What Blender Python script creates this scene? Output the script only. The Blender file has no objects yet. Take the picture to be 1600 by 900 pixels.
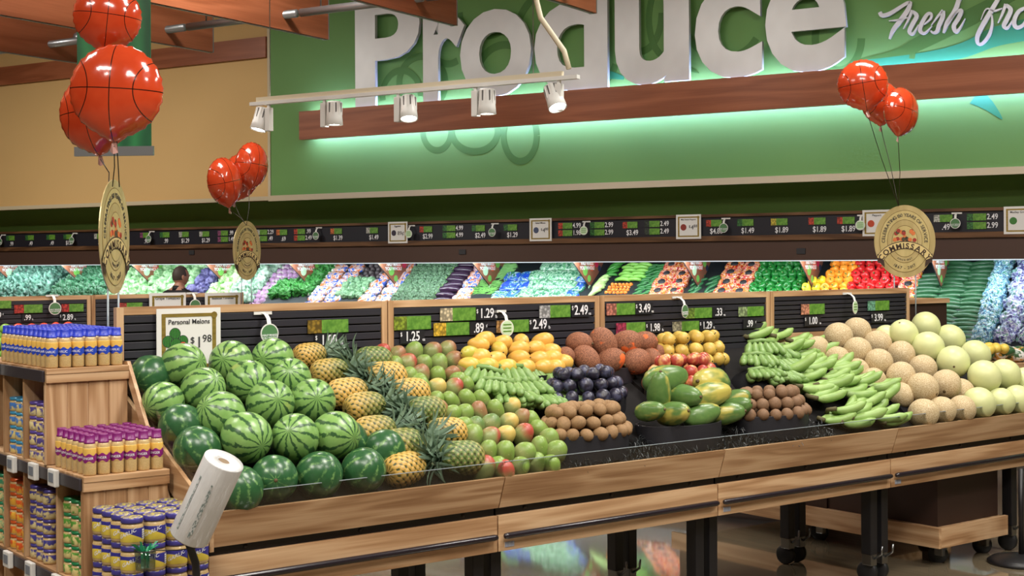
import bpy, bmesh, math, random
from mathutils import Vector, Matrix, Euler, noise
R = random.Random(11)
PI = math.pi
scene = bpy.context.scene
COL = scene.collection

# ------------------------------------------------------------------ camera
H, FPX, YH, ROLL = 1.60, 2200.0, 411.0, 0.0057
cd = bpy.data.cameras.new('camera'); cam = bpy.data.objects.new('camera', cd); COL.objects.link(cam)
_c, _s = math.cos(ROLL), math.sin(ROLL)
cam.matrix_world = Matrix(((_c, _s, 0, 0), (0, 0, -1, 0), (-_s, _c, 0, H), (0, 0, 0, 1)))
cd.sensor_width = 36; cd.lens = 36 * FPX / 1600; cd.shift_y = -(450 - YH) / 1600
cd.clip_start = .05; cd.clip_end = 100
scene.camera = cam

# ------------------------------------------------------------------ world and general light
w = bpy.data.worlds.new('store_air'); scene.world = w; w.use_nodes = True
w.node_tree.nodes['Background'].inputs[0].default_value = (1.0, .93, .84, 1)
w.node_tree.nodes['Background'].inputs[1].default_value = .12
vs = scene.view_settings
vs.view_transform = 'Standard'; vs.look = 'None'; vs.gamma = 1; vs.use_curve_mapping = False; vs.exposure = -0.08

def area_light(name, loc, rot, sx, sy, power, col):
    l = bpy.data.lights.new(name, 'AREA'); l.shape = 'RECTANGLE'; l.size = sx; l.size_y = sy
    l.energy = power; l.color = col
    o = bpy.data.objects.new(name, l); COL.objects.link(o); o.location = loc; o.rotation_euler = rot
    return o
WALL_ANG = math.radians(-31.43)
# rows of ceiling panels all over the hall
for (x, y, p) in ((-3.2, 2.2, 85), (.2, 1.2, 95), (3.4, 2.4, 85), (-3.6, 6.0, 90), (1.0, 4.6, 95), (4.4, 6.2, 85),
                  (-5.5, 10.0, 150), (-1.6, 9.3, 95), (2.2, 8.0, 80), (-7.0, 13.0, 165)):
    area_light('ceiling_panel_light', (x, y, 4.75), (0, 0, WALL_ANG), 1.6, .6, p * 1.55, (1.0, .95, .88))
def spot_light(name, loc, target, power, size_deg, col=(1, .94, .84), blend=.45, rad=.04):
    l = bpy.data.lights.new(name, 'SPOT'); l.energy = power; l.spot_size = math.radians(size_deg)
    l.spot_blend = blend; l.color = col; l.shadow_soft_size = rad
    o = bpy.data.objects.new(name, l); COL.objects.link(o); o.location = loc
    o.rotation_euler = (Vector(target) - Vector(loc)).to_track_quat('-Z', 'Y').to_euler()
    return o
# spot heads of the store's other track rails, over the aisle in front of the tables
for (lx, ly, tx, ty, tz) in ((-.9, 2.9, -1.0, 5.1, 1.0), (.3, 3.3, -.25, 5.7, 1.0), (1.6, 3.9, .6, 6.3, 1.0),
                            (2.8, 4.4, 1.5, 6.9, 1.0), (3.9, 5.0, 2.7, 7.6, 1.0), (-2.4, 2.7, -1.7, 5.0, 1.0)):
    spot_light('aisle_track_spot', (lx, ly, 3.5), (tx, ty, tz), 66, 48)

# ------------------------------------------------------------------ frames and pixel rays
TA = math.radians(37.8)
U = Vector((math.cos(TA), math.sin(TA), 0)); V = Vector((-math.sin(TA), math.cos(TA), 0))
F01 = Vector((-.03, 5.43, 0))
WD = Vector((math.cos(WALL_ANG), math.sin(WALL_ANG), 0)); ND = Vector((-math.sin(WALL_ANG), math.cos(WALL_ANG), 0))
C0 = Vector((4.18, 11.5, 0))
EYE = Vector((0, 0, H))
def T(u, d, z): return F01 + U * u + V * d + Vector((0, 0, z))
def C(s, d, z): return C0 + WD * s + ND * d + Vector((0, 0, z))
def ray(px, py):
    a = (px - 800) / FPX; b = (YH - py) / FPX
    return Vector((a + b * ROLL, 1, -a * ROLL + b))
def on_plane(px, py, origin, nrm):                    # point of a vertical plane seen at a pixel
    d = ray(px, py); t = (origin - EYE).dot(nrm) / d.dot(nrm)
    return EYE + d * t
def on_header(px, py, D=.83):                         # -> u, z
    p = on_plane(px, py, F01 + V * D, V); return (p - F01).dot(U), p.z
def on_case(px, py, d=0.0):                           # -> s, z on a plane parallel to the shop wall
    p = on_plane(px, py, C0 + ND * d, ND); return (p - C0).dot(WD), p.z
DZ0, DK = .72, .52
def on_deck(px, py, off):                             # -> u, D, z on the sloping table deck, raised by off
    d = ray(px, py); t = (DZ0 + off - H - DK * F01.dot(V)) / (d.z - DK * d.dot(V))
    p = EYE + d * t; q = p - F01
    return q.dot(U), q.dot(V), p.z
def at_y(px, py, y):
    d = ray(px, py); return EYE + d * y

# ------------------------------------------------------------------ object helpers
def link(o, parent=None):
    COL.objects.link(o)
    if parent is not None: o.parent = parent
    return o
def tag(o, label=None, cat=None, group=None, kind=None):
    if label: o['label'] = label
    if cat: o['category'] = cat
    if group: o['group'] = group
    if kind: o['kind'] = kind
    return o
def thing(name, label, cat, loc=(0, 0, 0), rotz=0, group=None):
    o = bpy.data.objects.new(name, None); o.empty_display_size = .05
    link(o); o.location = loc; o.rotation_euler = (0, 0, rotz)
    return tag(o, label, cat, group)
def me_obj(name, me, parent=None, loc=(0, 0, 0), rot=(0, 0, 0), sc=None):
    o = bpy.data.objects.new(name, me); link(o, parent); o.location = loc; o.rotation_euler = rot
    if sc is not None: o.scale = (sc, sc, sc) if not hasattr(sc, '__len__') else sc
    return o
def mesh_from(name, verts, faces, mat=None, smooth=False):
    me = bpy.data.meshes.new(name); me.from_pydata([tuple(v) for v in verts], [], faces); me.update()
    if mat:
        for m in (mat if isinstance(mat, (list, tuple)) else [mat]): me.materials.append(m)
    if smooth:
        for p in me.polygons: p.use_smooth = True
    return me
BOXF = [(0, 3, 2, 1), (4, 5, 6, 7), (0, 1, 5, 4), (1, 2, 6, 5), (2, 3, 7, 6), (3, 0, 4, 7)]
def box_me(name, x0, x1, y0, y1, z0, z1, mat, bevel=0):
    v = [(x0, y0, z0), (x1, y0, z0), (x1, y1, z0), (x0, y1, z0), (x0, y0, z1), (x1, y0, z1), (x1, y1, z1), (x0, y1, z1)]
    if not bevel: return mesh_from(name, v, BOXF, mat)
    bm = bmesh.new(); vs_ = [bm.verts.new(p) for p in v]
    for f in BOXF: bm.faces.new([vs_[i] for i in f])
    bmesh.ops.bevel(bm, geom=bm.edges[:], offset=bevel, segments=2, affect='EDGES', profile=.6)
    me = bpy.data.meshes.new(name); bm.to_mesh(me); bm.free(); me.materials.append(mat)
    for p in me.polygons: p.use_smooth = False
    return me
def box(name, x0, x1, y0, y1, z0, z1, mat, parent=None, bevel=0):
    # origin at the middle of the box, so each piece has coordinates of its own
    c = ((x0 + x1) / 2, (y0 + y1) / 2, (z0 + z1) / 2); h = ((x1 - x0) / 2, (y1 - y0) / 2, (z1 - z0) / 2)
    return me_obj(name, box_me(name, -h[0], h[0], -h[1], h[1], -h[2], h[2], mat, bevel), parent, c)
def prism_me(name, pts, axis, a0, a1, mat):
    # closed outline (2-D) extruded along axis; axis 'x': pts are (y,z), 'y': (x,z), 'z': (x,y)
    def P(p, a): return (a, p[0], p[1]) if axis == 'x' else (p[0], a, p[1]) if axis == 'y' else (p[0], p[1], a)
    n = len(pts)
    bm = bmesh.new()
    A = [bm.verts.new(P(p, a0)) for p in pts]; B = [bm.verts.new(P(p, a1)) for p in pts]
    bm.faces.new(A); bm.faces.new(B[::-1])
    for i in range(n): bm.faces.new((A[i], B[i], B[(i + 1) % n], A[(i + 1) % n]))
    bmesh.ops.recalc_face_normals(bm, faces=bm.faces[:])
    me = bpy.data.meshes.new(name); bm.to_mesh(me); bm.free(); me.materials.append(mat)
    return me
def lathe_me(name, prof, mat, seg=24, lobes=0, lobe_amp=0, lobe_pow=1, smooth=True, mats=None):
    verts, faces, mi = [], [], []
    n = len(prof)
    for (r, z) in prof:
        for k in range(seg):
            a = 2 * PI * k / seg
            rr = r * (1 + lobe_amp * (abs(math.cos(a * lobes / 2)) ** lobe_pow - .5)) if lobes else r
            verts.append((rr * math.cos(a), rr * math.sin(a), z))
    for i in range(n - 1):
        for k in range(seg):
            faces.append((i * seg + k, i * seg + (k + 1) % seg, (i + 1) * seg + (k + 1) % seg, (i + 1) * seg + k))
    faces.append(tuple(range(seg))[::-1]); faces.append(tuple((n - 1) * seg + k for k in range(seg)))
    return mesh_from(name, verts, faces, mat, smooth)
def tube_me(name, pts, rad, mat, seg=8, closed=False, cap=True):
    pts = [Vector(p) for p in pts]; n = len(pts)
    rads = rad if hasattr(rad, '__len__') else [rad] * n
    verts, faces = [], []
    up = None
    for i, p in enumerate(pts):
        t = (pts[min(i + 1, n - 1)] - pts[max(i - 1, 0)])
        if t.length < 1e-9: t = Vector((0, 0, 1))
        t.normalize()
        if up is None:
            up = t.orthogonal().normalized()
        up = (up - t * up.dot(t))
        up = up.normalized() if up.length > 1e-6 else t.orthogonal().normalized()
        b = t.cross(up)
        for k in range(seg):
            a = 2 * PI * k / seg
            verts.append(p + (up * math.cos(a) + b * math.sin(a)) * rads[i])
    for i in range(n - 1):
        for k in range(seg):
            faces.append((i * seg + k, i * seg + (k + 1) % seg, (i + 1) * seg + (k + 1) % seg, (i + 1) * seg + k))
    if cap:
        faces.append(tuple(range(seg))[::-1]); faces.append(tuple((n - 1) * seg + k for k in range(seg)))
    return mesh_from(name, verts, faces, mat, True)
def ball_me(name, mat, func, seg=20, rings=12):
    # func(theta, t) -> point, t from 0 (bottom) to 1 (top)
    verts, faces = [func(0, 0)], []
    for i in range(1, rings):
        for k in range(seg): verts.append(func(2 * PI * k / seg, i / rings))
    verts.append(func(0, 1)); top = len(verts) - 1
    for k in range(seg):
        faces.append((0, 1 + (k + 1) % seg, 1 + k))
        b = 1 + (rings - 2) * seg
        faces.append((top, b + k, b + (k + 1) % seg))
    for i in range(rings - 2):
        for k in range(seg):
            a = 1 + i * seg
            faces.append((a + k, a + (k + 1) % seg, a + seg + (k + 1) % seg, a + seg + k))
    return mesh_from(name, verts, faces, mat, True)
def egg(name, mat, rx, ry, rz, skew=0, bump=0, seg=20, rings=12, seed=0, bend=0, dent=0):
    def f(th, t):
        ph = PI * t; z = -math.cos(ph); r = math.sin(ph)
        r *= 1 + skew * z
        if dent: z *= 1 - dent * math.exp(-(r / .28) ** 2)
        p = Vector((rx * r * math.cos(th), ry * r * math.sin(th), rz * z))
        if bend: p.x += bend * (z * z - .35)
        if bump:
            q = p / max(rx, ry, rz) * 1.7 + Vector((seed * 7.1, seed * 3.3, 0))
            p *= 1 + bump * noise.noise(q)
        return p
    return ball_me(name, mat, f, seg, rings)
def copy_tree(o, parent=None):
    c = o.copy(); COL.objects.link(c)
    if parent is not None: c.parent = parent
    for ch in o.children: copy_tree(ch, c)
    return c
_txt = {}
TXS = bpy.data.scenes.new('lettering_bench')
def text_me(s, size, mat, extrude=.0006, bold=0.0, align='CENTER', shear=0, sx=1.0, res=3):
    key = (s, round(size, 5), mat.name, extrude, bold, align, shear, sx)
    if key in _txt: return _txt[key]
    cu = bpy.data.curves.new('lettering', 'FONT'); cu.body = s; cu.size = size; cu.extrude = extrude
    cu.offset = bold * size; cu.align_x = align; cu.align_y = 'CENTER'; cu.shear = shear; cu.resolution_u = res
    o = bpy.data.objects.new('lettering', cu); TXS.collection.objects.link(o)
    vl = TXS.view_layers[0]; vl.update(); dg = vl.depsgraph
    me = bpy.data.meshes.new_from_object(o.evaluated_get(dg)); me.name = 'lettering'
    bpy.data.objects.remove(o); bpy.data.curves.remove(cu)
    me.materials.clear(); me.materials.append(mat)
    if sx != 1.0:
        for v in me.vertices: v.co.x *= sx
    _txt[key] = me
    return me
def text(s, size, mat, parent, loc, rot=(PI / 2, 0, 0), name='lettering', **k):
    return me_obj(name, text_me(s, size, mat, **k), parent, loc, rot)

# ------------------------------------------------------------------ materials
class X:
    def __init__(s, g, o): s.g = g; s.o = o
    def m(s, op, *a):
        n = s.g.nt.nodes.new('ShaderNodeMath'); n.operation = op
        for i, k in enumerate((s,) + a):
            if isinstance(k, X): s.g.nt.links.new(k.o, n.inputs[i])
            else: n.inputs[i].default_value = k
        return X(s.g, n.outputs[0])
    def __add__(s, b): return s.m('ADD', b)
    def __sub__(s, b): return s.m('SUBTRACT', b)
    def __mul__(s, b): return s.m('MULTIPLY', b)
    def __truediv__(s, b): return s.m('DIVIDE', b)
    def abs(s): return s.m('ABSOLUTE')
    def sin(s): return s.m('SINE')
    def lt(s, b): return s.m('LESS_THAN', b)
    def gt(s, b): return s.m('GREATER_THAN', b)
    def max(s, b): return s.m('MAXIMUM', b)
    def min(s, b): return s.m('MINIMUM', b)
    def step(s, a, b):
        n = s.g.nt.nodes.new('ShaderNodeMapRange'); n.interpolation_type = 'SMOOTHSTEP'
        s.g.nt.links.new(s.o, n.inputs[0]); n.inputs[1].default_value = a; n.inputs[2].default_value = b
        return X(s.g, n.outputs[0])
class G:
    def __init__(s, nt): s.nt = nt; s._tc = None; s._oi = None
    def node(s, t, **k):
        n = s.nt.nodes.new(t)
        for a, b in k.items(): setattr(n, a, b)
        return n
    def obj(s):
        if not s._tc: s._tc = s.node('ShaderNodeTexCoord')
        return X(s, s._tc.outputs['Object'])
    def gen(s):
        if not s._tc: s._tc = s.node('ShaderNodeTexCoord')
        return X(s, s._tc.outputs['Generated'])
    def info(s):
        if not s._oi: s._oi = s.node('ShaderNodeObjectInfo')
        return s._oi
    def rand(s): return X(s, s.info().outputs['Random'])
    def ocol(s): return X(s, s.info().outputs['Color'])
    def xyz(s, v=None):
        n = s.node('ShaderNodeSeparateXYZ'); s.nt.links.new((v or s.obj()).o, n.inputs[0])
        return [X(s, n.outputs[i]) for i in range(3)]
    def vec(s, x, y, z):
        n = s.node('ShaderNodeCombineXYZ')
        for i, k in enumerate((x, y, z)):
            if isinstance(k, X): s.nt.links.new(k.o, n.inputs[i])
            else: n.inputs[i].default_value = k
        return X(s, n.outputs[0])
    def scale(s, v, sx, sy, sz, rnd=0):
        x, y, z = s.xyz(v)
        r = s.rand() * rnd if rnd else 0
        return s.vec(x * sx + r, y * sy + r, z * sz + r)
    def noise(s, v=None, scale=5, detail=3, rough=.55, dist=0, rnd=0):
        v = v or s.obj()
        if rnd: v = s.scale(v, 1, 1, 1, rnd)
        n = s.node('ShaderNodeTexNoise'); s.nt.links.new(v.o, n.inputs['Vector'])
        n.inputs['Scale'].default_value = scale; n.inputs['Detail'].default_value = detail
        n.inputs['Roughness'].default_value = rough; n.inputs['Distortion'].default_value = dist
        return X(s, n.outputs[0])
    def voro(s, v=None, scale=5, feature='F1', rand=1, out=0):
        n = s.node('ShaderNodeTexVoronoi', feature=feature); s.nt.links.new((v or s.obj()).o, n.inputs['Vector'])
        n.inputs['Scale'].default_value = scale; n.inputs['Randomness'].default_value = rand
        return X(s, n.outputs[out])
    def mix(s, f, a, b):
        n = s.node('ShaderNodeMix', data_type='RGBA')
        if isinstance(f, X): s.nt.links.new(f.o, n.inputs[0])
        else: n.inputs[0].default_value = f
        for i, k in ((6, a), (7, b)):
            if isinstance(k, X): s.nt.links.new(k.o, n.inputs[i])
            else: n.inputs[i].default_value = (*k, 1)
        return X(s, n.outputs[2])
    def ramp(s, f, stops):
        n = s.node('ShaderNodeValToRGB'); s.nt.links.new(f.o, n.inputs[0])
        e = n.color_ramp.elements
        while len(e) < len(stops): e.new(.5)
        for i, (p, c) in enumerate(stops): e[i].position = p; e[i].color = (*c, 1)
        return X(s, n.outputs[0])
    def bump(s, h, strength=.3, dist=.005):
        n = s.node('ShaderNodeBump'); s.nt.links.new(h.o, n.inputs['Height'])
        n.inputs['Strength'].default_value = strength; n.inputs['Distance'].default_value = dist
        return n.outputs[0]
def M(name, col=(.5, .5, .5), rough=.5, spec=.5, metal=0, fn=None, emit=None, alpha=1, coat=0, trans=0):
    m = bpy.data.materials.new(name); m.use_nodes = True
    nt = m.node_tree; b = nt.nodes['Principled BSDF']; g = G(nt)
    b.inputs['Base Color'].default_value = (*col, 1); b.inputs['Roughness'].default_value = rough
    b.inputs['Specular IOR Level'].default_value = spec; b.inputs['Metallic'].default_value = metal
    b.inputs['Alpha'].default_value = alpha; b.inputs['Coat Weight'].default_value = coat
    b.inputs['Transmission Weight'].default_value = trans
    if coat: b.inputs['Coat Roughness'].default_value = .08
    if emit:
        b.inputs['Emission Color'].default_value = (*emit[0], 1); b.inputs['Emission Strength'].default_value = emit[1]
    m.diffuse_color = (*col, 1)
    if fn:
        r = fn(g)
        c, n, ro = (r + (None, None))[:3] if isinstance(r, tuple) else (r, None, None)
        if c is not None: nt.links.new(c.o, b.inputs['Base Color'])
        if n is not None: nt.links.new(n, b.inputs['Normal'])
        if ro is not None: nt.links.new(ro.o, b.inputs['Roughness'])
    return m
def sr(r, g, b):                                   # sRGB 0..255 -> linear
    f = lambda c: c / 12.92 if c <= .04045 else ((c + .055) / 1.055) ** 2.4
    return (f(r / 255), f(g / 255), f(b / 255))

def wood(name, dark, mid, light, axis, rough=.45, sc=1.0):
    def fn(g):
        x, y, z = g.xyz(); r = g.rand() * 37.0
        k = {'x': (.8, 9, 9), 'y': (9, .8, 9), 'z': (9, 9, .8)}[axis]
        v = g.vec(x * (k[0] * sc) + r, y * (k[1] * sc) + r, z * (k[2] * sc) + r)
        n1 = g.noise(v, 1.1, 2, .5, .4)
        rings = ((n1 * 26.0).sin() * .5 + .5)
        k2 = {'x': (3, 120, 120), 'y': (120, 3, 120), 'z': (120, 120, 3)}[axis]
        fine = g.noise(g.vec(x * k2[0] + r, y * k2[1] + r, z * k2[2] + r), 1.0, 2, .6)
        t = rings * .45 + fine * .55 + (g.rand() - .5) * .18
        return g.ramp(t, [(.15, dark), (.5, mid), (.85, light)]), g.bump(fine, .12, .002)
    return M(name, mid, rough, .35, fn=fn)
OAK = {a: wood('oak_' + a, sr(152, 112, 76), sr(186, 147, 108), sr(208, 173, 135), a) for a in 'xyz'}
CHERRY = {a: wood('cherry_' + a, sr(132, 74, 46), sr(148, 86, 56), sr(164, 98, 66), a, .4, .5) for a in 'xyz'}
DARKOAK = wood('walnut_strip', sr(75, 50, 32), sr(100, 70, 46), sr(120, 86, 58), 'x')
BLACK = M('black_steel', sr(26, 25, 28), .42)
BLACKP = M('black_plastic', sr(38, 38, 44), .5, fn=lambda g: (None, g.bump(g.noise(None, 300, 2), .25, .002)))
SLAT = M('charcoal_slat', sr(46, 45, 52), .42)
SLATBACK = M('slat_groove_black', sr(14, 14, 17), .6)
ROD = M('black_bumper_tube', sr(34, 28, 34), .22, .6)
STEEL = M('zinc_steel', sr(150, 152, 155), .3, metal=1)
ALU = M('grey_aluminium', sr(150, 153, 156), .35, metal=.7)
WHITE = M('white_enamel', sr(225, 224, 220), .4)
CREAM = M('cream_conduit', sr(214, 203, 176), .5)
PAPER = M('white_card', sr(225, 223, 220), .6)
GOLD = M('gold_border', fn=lambda g: g.mix(g.noise(g.scale(None, 6, 6, 30), 2, 2), sr(96, 78, 22), sr(206, 178, 96)), rough=.35, metal=.5)
INK = M('dark_ink', sr(42, 42, 46), .6)
WINK = M('white_ink', sr(232, 232, 236), .6)
LABELGREEN = M('label_green', fn=lambda g: g.mix(g.noise(None, 40, 2).step(.3, .7), sr(72, 122, 38), sr(112, 160, 62)), rough=.5)
LABELWHITE = M('label_pale_green', sr(196, 222, 186), .5)
BROWN = M('brown_case_metal', sr(78, 58, 50), .38)
DBROWN = M('dark_brown_panel', sr(58, 40, 34), .45)
DECKM = M('dark_deck', sr(24, 22, 22), .8, .15)
RUBBER = M('black_rubber', sr(22, 22, 24), .5)
SKIN = M('skin', sr(196, 142, 118), .5)
HAIR = M('short_dark_hair', sr(74, 62, 56), .6)
COAT = M('black_jacket', sr(22, 22, 26), .7)
TROUSER = M('grey_trousers', sr(60, 60, 66), .8)
def acrylic(name, col, fac):
    m = bpy.data.materials.new(name); m.use_nodes = True; nt = m.node_tree
    out = nt.nodes['Material Output']; nt.nodes.remove(nt.nodes['Principled BSDF'])
    t = nt.nodes.new('ShaderNodeBsdfTransparent'); t.inputs[0].default_value = (*col, 1)
    gl = nt.nodes.new('ShaderNodeBsdfGlossy'); gl.inputs['Roughness'].default_value = .05
    mx = nt.nodes.new('ShaderNodeMixShader'); mx.inputs[0].default_value = fac
    nt.links.new(t.outputs[0], mx.inputs[1]); nt.links.new(gl.outputs[0], mx.inputs[2]); nt.links.new(mx.outputs[0], out.inputs[0])
    return m
ACRYL = acrylic('clear_acrylic', (.86, .88, .88), .10)
ACRYLEDGE = M('acrylic_edge', sr(150, 160, 165), .2)

# ------------------------------------------------------------------ the setting
def fl(g):
    n = g.noise(None, .9, 4, .6); f = g.noise(None, 60, 2, .6)
    t = n * .75 + f * .25
    return g.ramp(t, [(.25, sr(88, 78, 62)), (.5, sr(116, 104, 84)), (.75, sr(136, 123, 102))]), None, (n * .07 + .005)
FLOOR = M('polished_concrete', rough=.08, spec=.8, fn=fl, coat=.6)
o = me_obj('floor', mesh_from('floor', [(-22, -6, 0), (16, -6, 0), (16, 28, 0), (-22, 28, 0)], [(0, 1, 2, 3)], FLOOR)); tag(o, kind='structure')
CEIL = M('ceiling_paint', sr(176, 160, 132), .9)
o = me_obj('ceiling', mesh_from('ceiling', [(-22, -6, 5.4), (16, -6, 5.4), (16, 28, 5.4), (-22, 28, 5.4)], [(3, 2, 1, 0)], CEIL)); tag(o, kind='structure')
GREENW = M('green_wall_paint', rough=.6, fn=lambda g: g.mix(g.noise(None, .8, 2), sr(90, 136, 66), sr(104, 150, 78)))
DGREENW = M('dark_green_wall_paint', sr(100, 136, 62), .7)
BEIGEW = M('beige_wall_paint', rough=.75, fn=lambda g: g.mix(g.noise(None, .7, 2), sr(206, 168, 108), sr(214, 178, 120)))
LIPM = M('soffit_trim_cream', sr(196, 182, 152), .6)
SOF = -.30                                            # soffit face, in front of the case front
SOFZ = on_case(1200, 281, SOF)[1]; ZT_ = on_case(1200, 333, 0)[1]
s_edge = on_case(421.5, 200, SOF)[0]
def wallbox(name, s0, s1, d0, d1, z0, z1, mat):
    r = box(name, s0, s1, d0, d1, z0, z1, mat)
    r.location = C((s0 + s1) / 2, (d0 + d1) / 2, (z0 + z1) / 2); r.rotation_euler = (0, 0, WALL_ANG)
    return tag(r, kind='structure')
wallbox('wall_back_soffit_green', s_edge, 5.5, SOF, SOF + 1.6, SOFZ, 5.39, GREENW)
wallbox('wall_back_soffit_beige', -17, s_edge - .001, SOF + .02, SOF + 1.6, SOFZ, 5.39, BEIGEW)
wallbox('wall_back', -17, 5.5, 1.31, 1.5, 0, SOFZ - .001, DGREENW)
wallbox('wall_back_fascia', -17, 5.5, .14, .20, ZT_ + .001, SOFZ - .002, DGREENW)
wallbox('trim_1', s_edge, 5.5, SOF - .03, SOF - .001, SOFZ - .03, SOFZ + .03, LIPM)
wallbox('trim_2', -17, s_edge - .002, SOF - .02, SOF + .019, SOFZ - .02, SOFZ + .025, LIPM)
wallbox('trim_3', s_edge - .02, s_edge + .012, SOF - .012, SOF - .001, SOFZ + .031, 5.38, LIPM)
# wood band high on the beige wall
z1a, z1b = on_case(210, 82, SOF + .02)[1], on_case(210, 112, SOF + .02)[1]
wallbox('trim_4', -17, s_edge - .03, SOF - .03, SOF + .019, z1b, z1a, CHERRY['x'])
SIDEW = M('side_wall_paint', sr(196, 164, 116), .8)
o = box('wall_right', 15.8, 16, -6, 28, 0, 5.4, SIDEW); tag(o, kind='structure')
o = box('wall_left', -22, -21.8, -6, 28, 0, 5.4, SIDEW); tag(o, kind='structure')
o = box('wall_front', -21.8, 15.8, -6, -5.8, 0, 5.4, SIDEW); tag(o, kind='structure')
o = box('wall_far', -21.8, 15.8, 27.8, 28, 0, 5.4, SIDEW); tag(o, kind='structure')

# darker swirls printed on the green wall
SWIRL = M('wall_print_dark_green', sr(66, 112, 44), .6)
SWIRL2 = M('wall_print_pale_green', sr(120, 166, 92), .6)
TEALP = M('wall_print_teal', sr(40, 130, 90), .6)
def ribbon_me(name, pts, widths, mat, th=.003, axis='y'):
    # flat ribbon in the x-z plane, facing -y
    n = len(pts); L, Rr = [], []
    for i, (x, z) in enumerate(pts):
        a = pts[max(i - 1, 0)]; b = pts[min(i + 1, n - 1)]
        t = Vector((b[0] - a[0], b[1] - a[1])); t = t.normalized() if t.length > 1e-9 else Vector((1, 0))
        nn = Vector((-t.y, t.x)) * widths[i] / 2
        L.append((x + nn.x, z + nn.y)); Rr.append((x - nn.x, z - nn.y))
    v = [(p[0], -th, p[1]) for p in L] + [(p[0], -th, p[1]) for p in Rr] + [(p[0], 0, p[1]) for p in L] + [(p[0], 0, p[1]) for p in Rr]
    f = []
    for i in range(n - 1):
        f.append((i, i + 1, n + i + 1, n + i))
        f.append((2 * n + i + 1, 2 * n + i, 3 * n + i, 3 * n + i + 1))
        f.append((i + 1, i, 2 * n + i, 2 * n + i + 1)); f.append((n + i, n + i + 1, 3 * n + i + 1, 3 * n + i))
    f += [(0, n, 3 * n, 2 * n), (n - 1, 2 * n + n - 1, 3 * n + n - 1, n + n - 1)]
    bm = bmesh.new(); bv = [bm.verts.new(p) for p in v]
    for q in f:
        try: bm.faces.new([bv[i] for i in q])
        except ValueError: pass
    bmesh.ops.recalc_face_normals(bm, faces=bm.faces[:])
    me = bpy.data.meshes.new(name); bm.to_mesh(me); bm.free(); me.materials.append(mat)
    return me
def smooth_path(pts, wd, n=6):
    # Catmull-Rom through points
    P, W = [], []
    m = len(pts)
    for i in range(m - 1):
        p0 = pts[max(i - 1, 0)]; p1 = pts[i]; p2 = pts[i + 1]; p3 = pts[min(i + 2, m - 1)]
        for k in range(n):
            t = k / n
            q = []
            for c in (0, 1):
                q.append(.5 * (2 * p1[c] + (p2[c] - p0[c]) * t + (2 * p0[c] - 5 * p1[c] + 4 * p2[c] - p3[c]) * t * t + (3 * p1[c] - p0[c] - 3 * p2[c] + p3[c]) * t ** 3))
            P.append(tuple(q)); W.append(wd[i] + (wd[i + 1] - wd[i]) * t)
    P.append(pts[-1]); W.append(wd[-1])
    return P, W
WG = me_obj('trim_5', mesh_from('wall_print', [(0, 0, 0), (.001, 0, 0), (0, 0, .001)], [(0, 1, 2)], SWIRL), None, C(0, SOF - .0005, 0), (0, 0, WALL_ANG))
tag(WG, 'green leaf and swirl print on the green wall', kind='structure')
def wall_ribbon(pxs, wpx, mat, th=.002):
    pts = [on_case(x, y, SOF) for (x, y) in pxs]
    k = (on_case(pxs[0][0] + 10, pxs[0][1], SOF)[0] - on_case(pxs[0][0], pxs[0][1], SOF)[0]) / 10
    P, W = smooth_path(pts, [a * k * .85 for a in (wpx if hasattr(wpx, '__len__') else [wpx] * len(pts))])
    return me_obj('print_swirl', ribbon_me('print_swirl', P, W, mat, th), WG)
def arc(cx, cy, rx, ry, a0, a1, n=14): return [(cx + rx * math.cos(math.radians(a0 + (a1 - a0) * i / n)), cy + ry * math.sin(math.radians(a0 + (a1 - a0) * i / n))) for i in range(n + 1)]
wall_ribbon(arc(683, 205, 22, 30, 190, -10), 10, SWIRL)
wall_ribbon(arc(742, 205, 36, 32, 195, -20), 11, SWIRL, .0025)
wall_ribbon(arc(813, 212, 26, 40, 0, 360), 11, SWIRL, .003)
for (cx, cy, rx, ry, a0, a1, wd) in ((612, 40, 40, 28, 20, 330, 12), (660, 130, 36, 42, 100, 400, 11), (628, 150, 30, 40, 170, 360, 10), (758, 20, 40, 36, 0, 180, 12), (790, 120, 44, 50, 150, 300, 12),
                                 (868, 55, 60, 70, 170, 330, 12), (915, 80, 50, 60, 20, 200, 12), (1000, 20, 34, 60, 0, 190, 12), (1044, 30, 30, 60, 90, 260, 11), (1130, 30, 60, 60, 30, 180, 13),
                                 (1250, 40, 42, 60, 120, 350, 14), (1310, 60, 36, 50, 0, 250, 14), (700, 60, 30, 40, 60, 240, 11)):
    wall_ribbon(arc(cx, cy, rx, ry, a0, a1), wd, SWIRL, .002 + .0004 * (cx % 5))
wall_ribbon([(1340, 95), (1400, 86), (1440, 66), (1520, 25), (1600, -20)], [4, 20, 26, 30, 20], SWIRL, .0041)
wall_ribbon([(1330, 100), (1430, 92), (1500, 80), (1560, 56), (1640, 40)], [8, 18, 26, 34, 40], TEALP, .0045)
wall_ribbon([(1425, 92), (1432, 66), (1460, 50)], [10, 14, 3], SWIRL, .005)
wall_ribbon([(1524, 150), (1545, 165), (1566, 186)], [34, 20, 2], TEALP, .0045)
wall_ribbon([(930, 122), (950, 117), (975, 122)], [3, 14, 5], TEALP, .0045)
wall_ribbon([(1068, 99), (1080, 108), (1092, 114)], [4, 8, 1], SWIRL, .0045)

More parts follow.
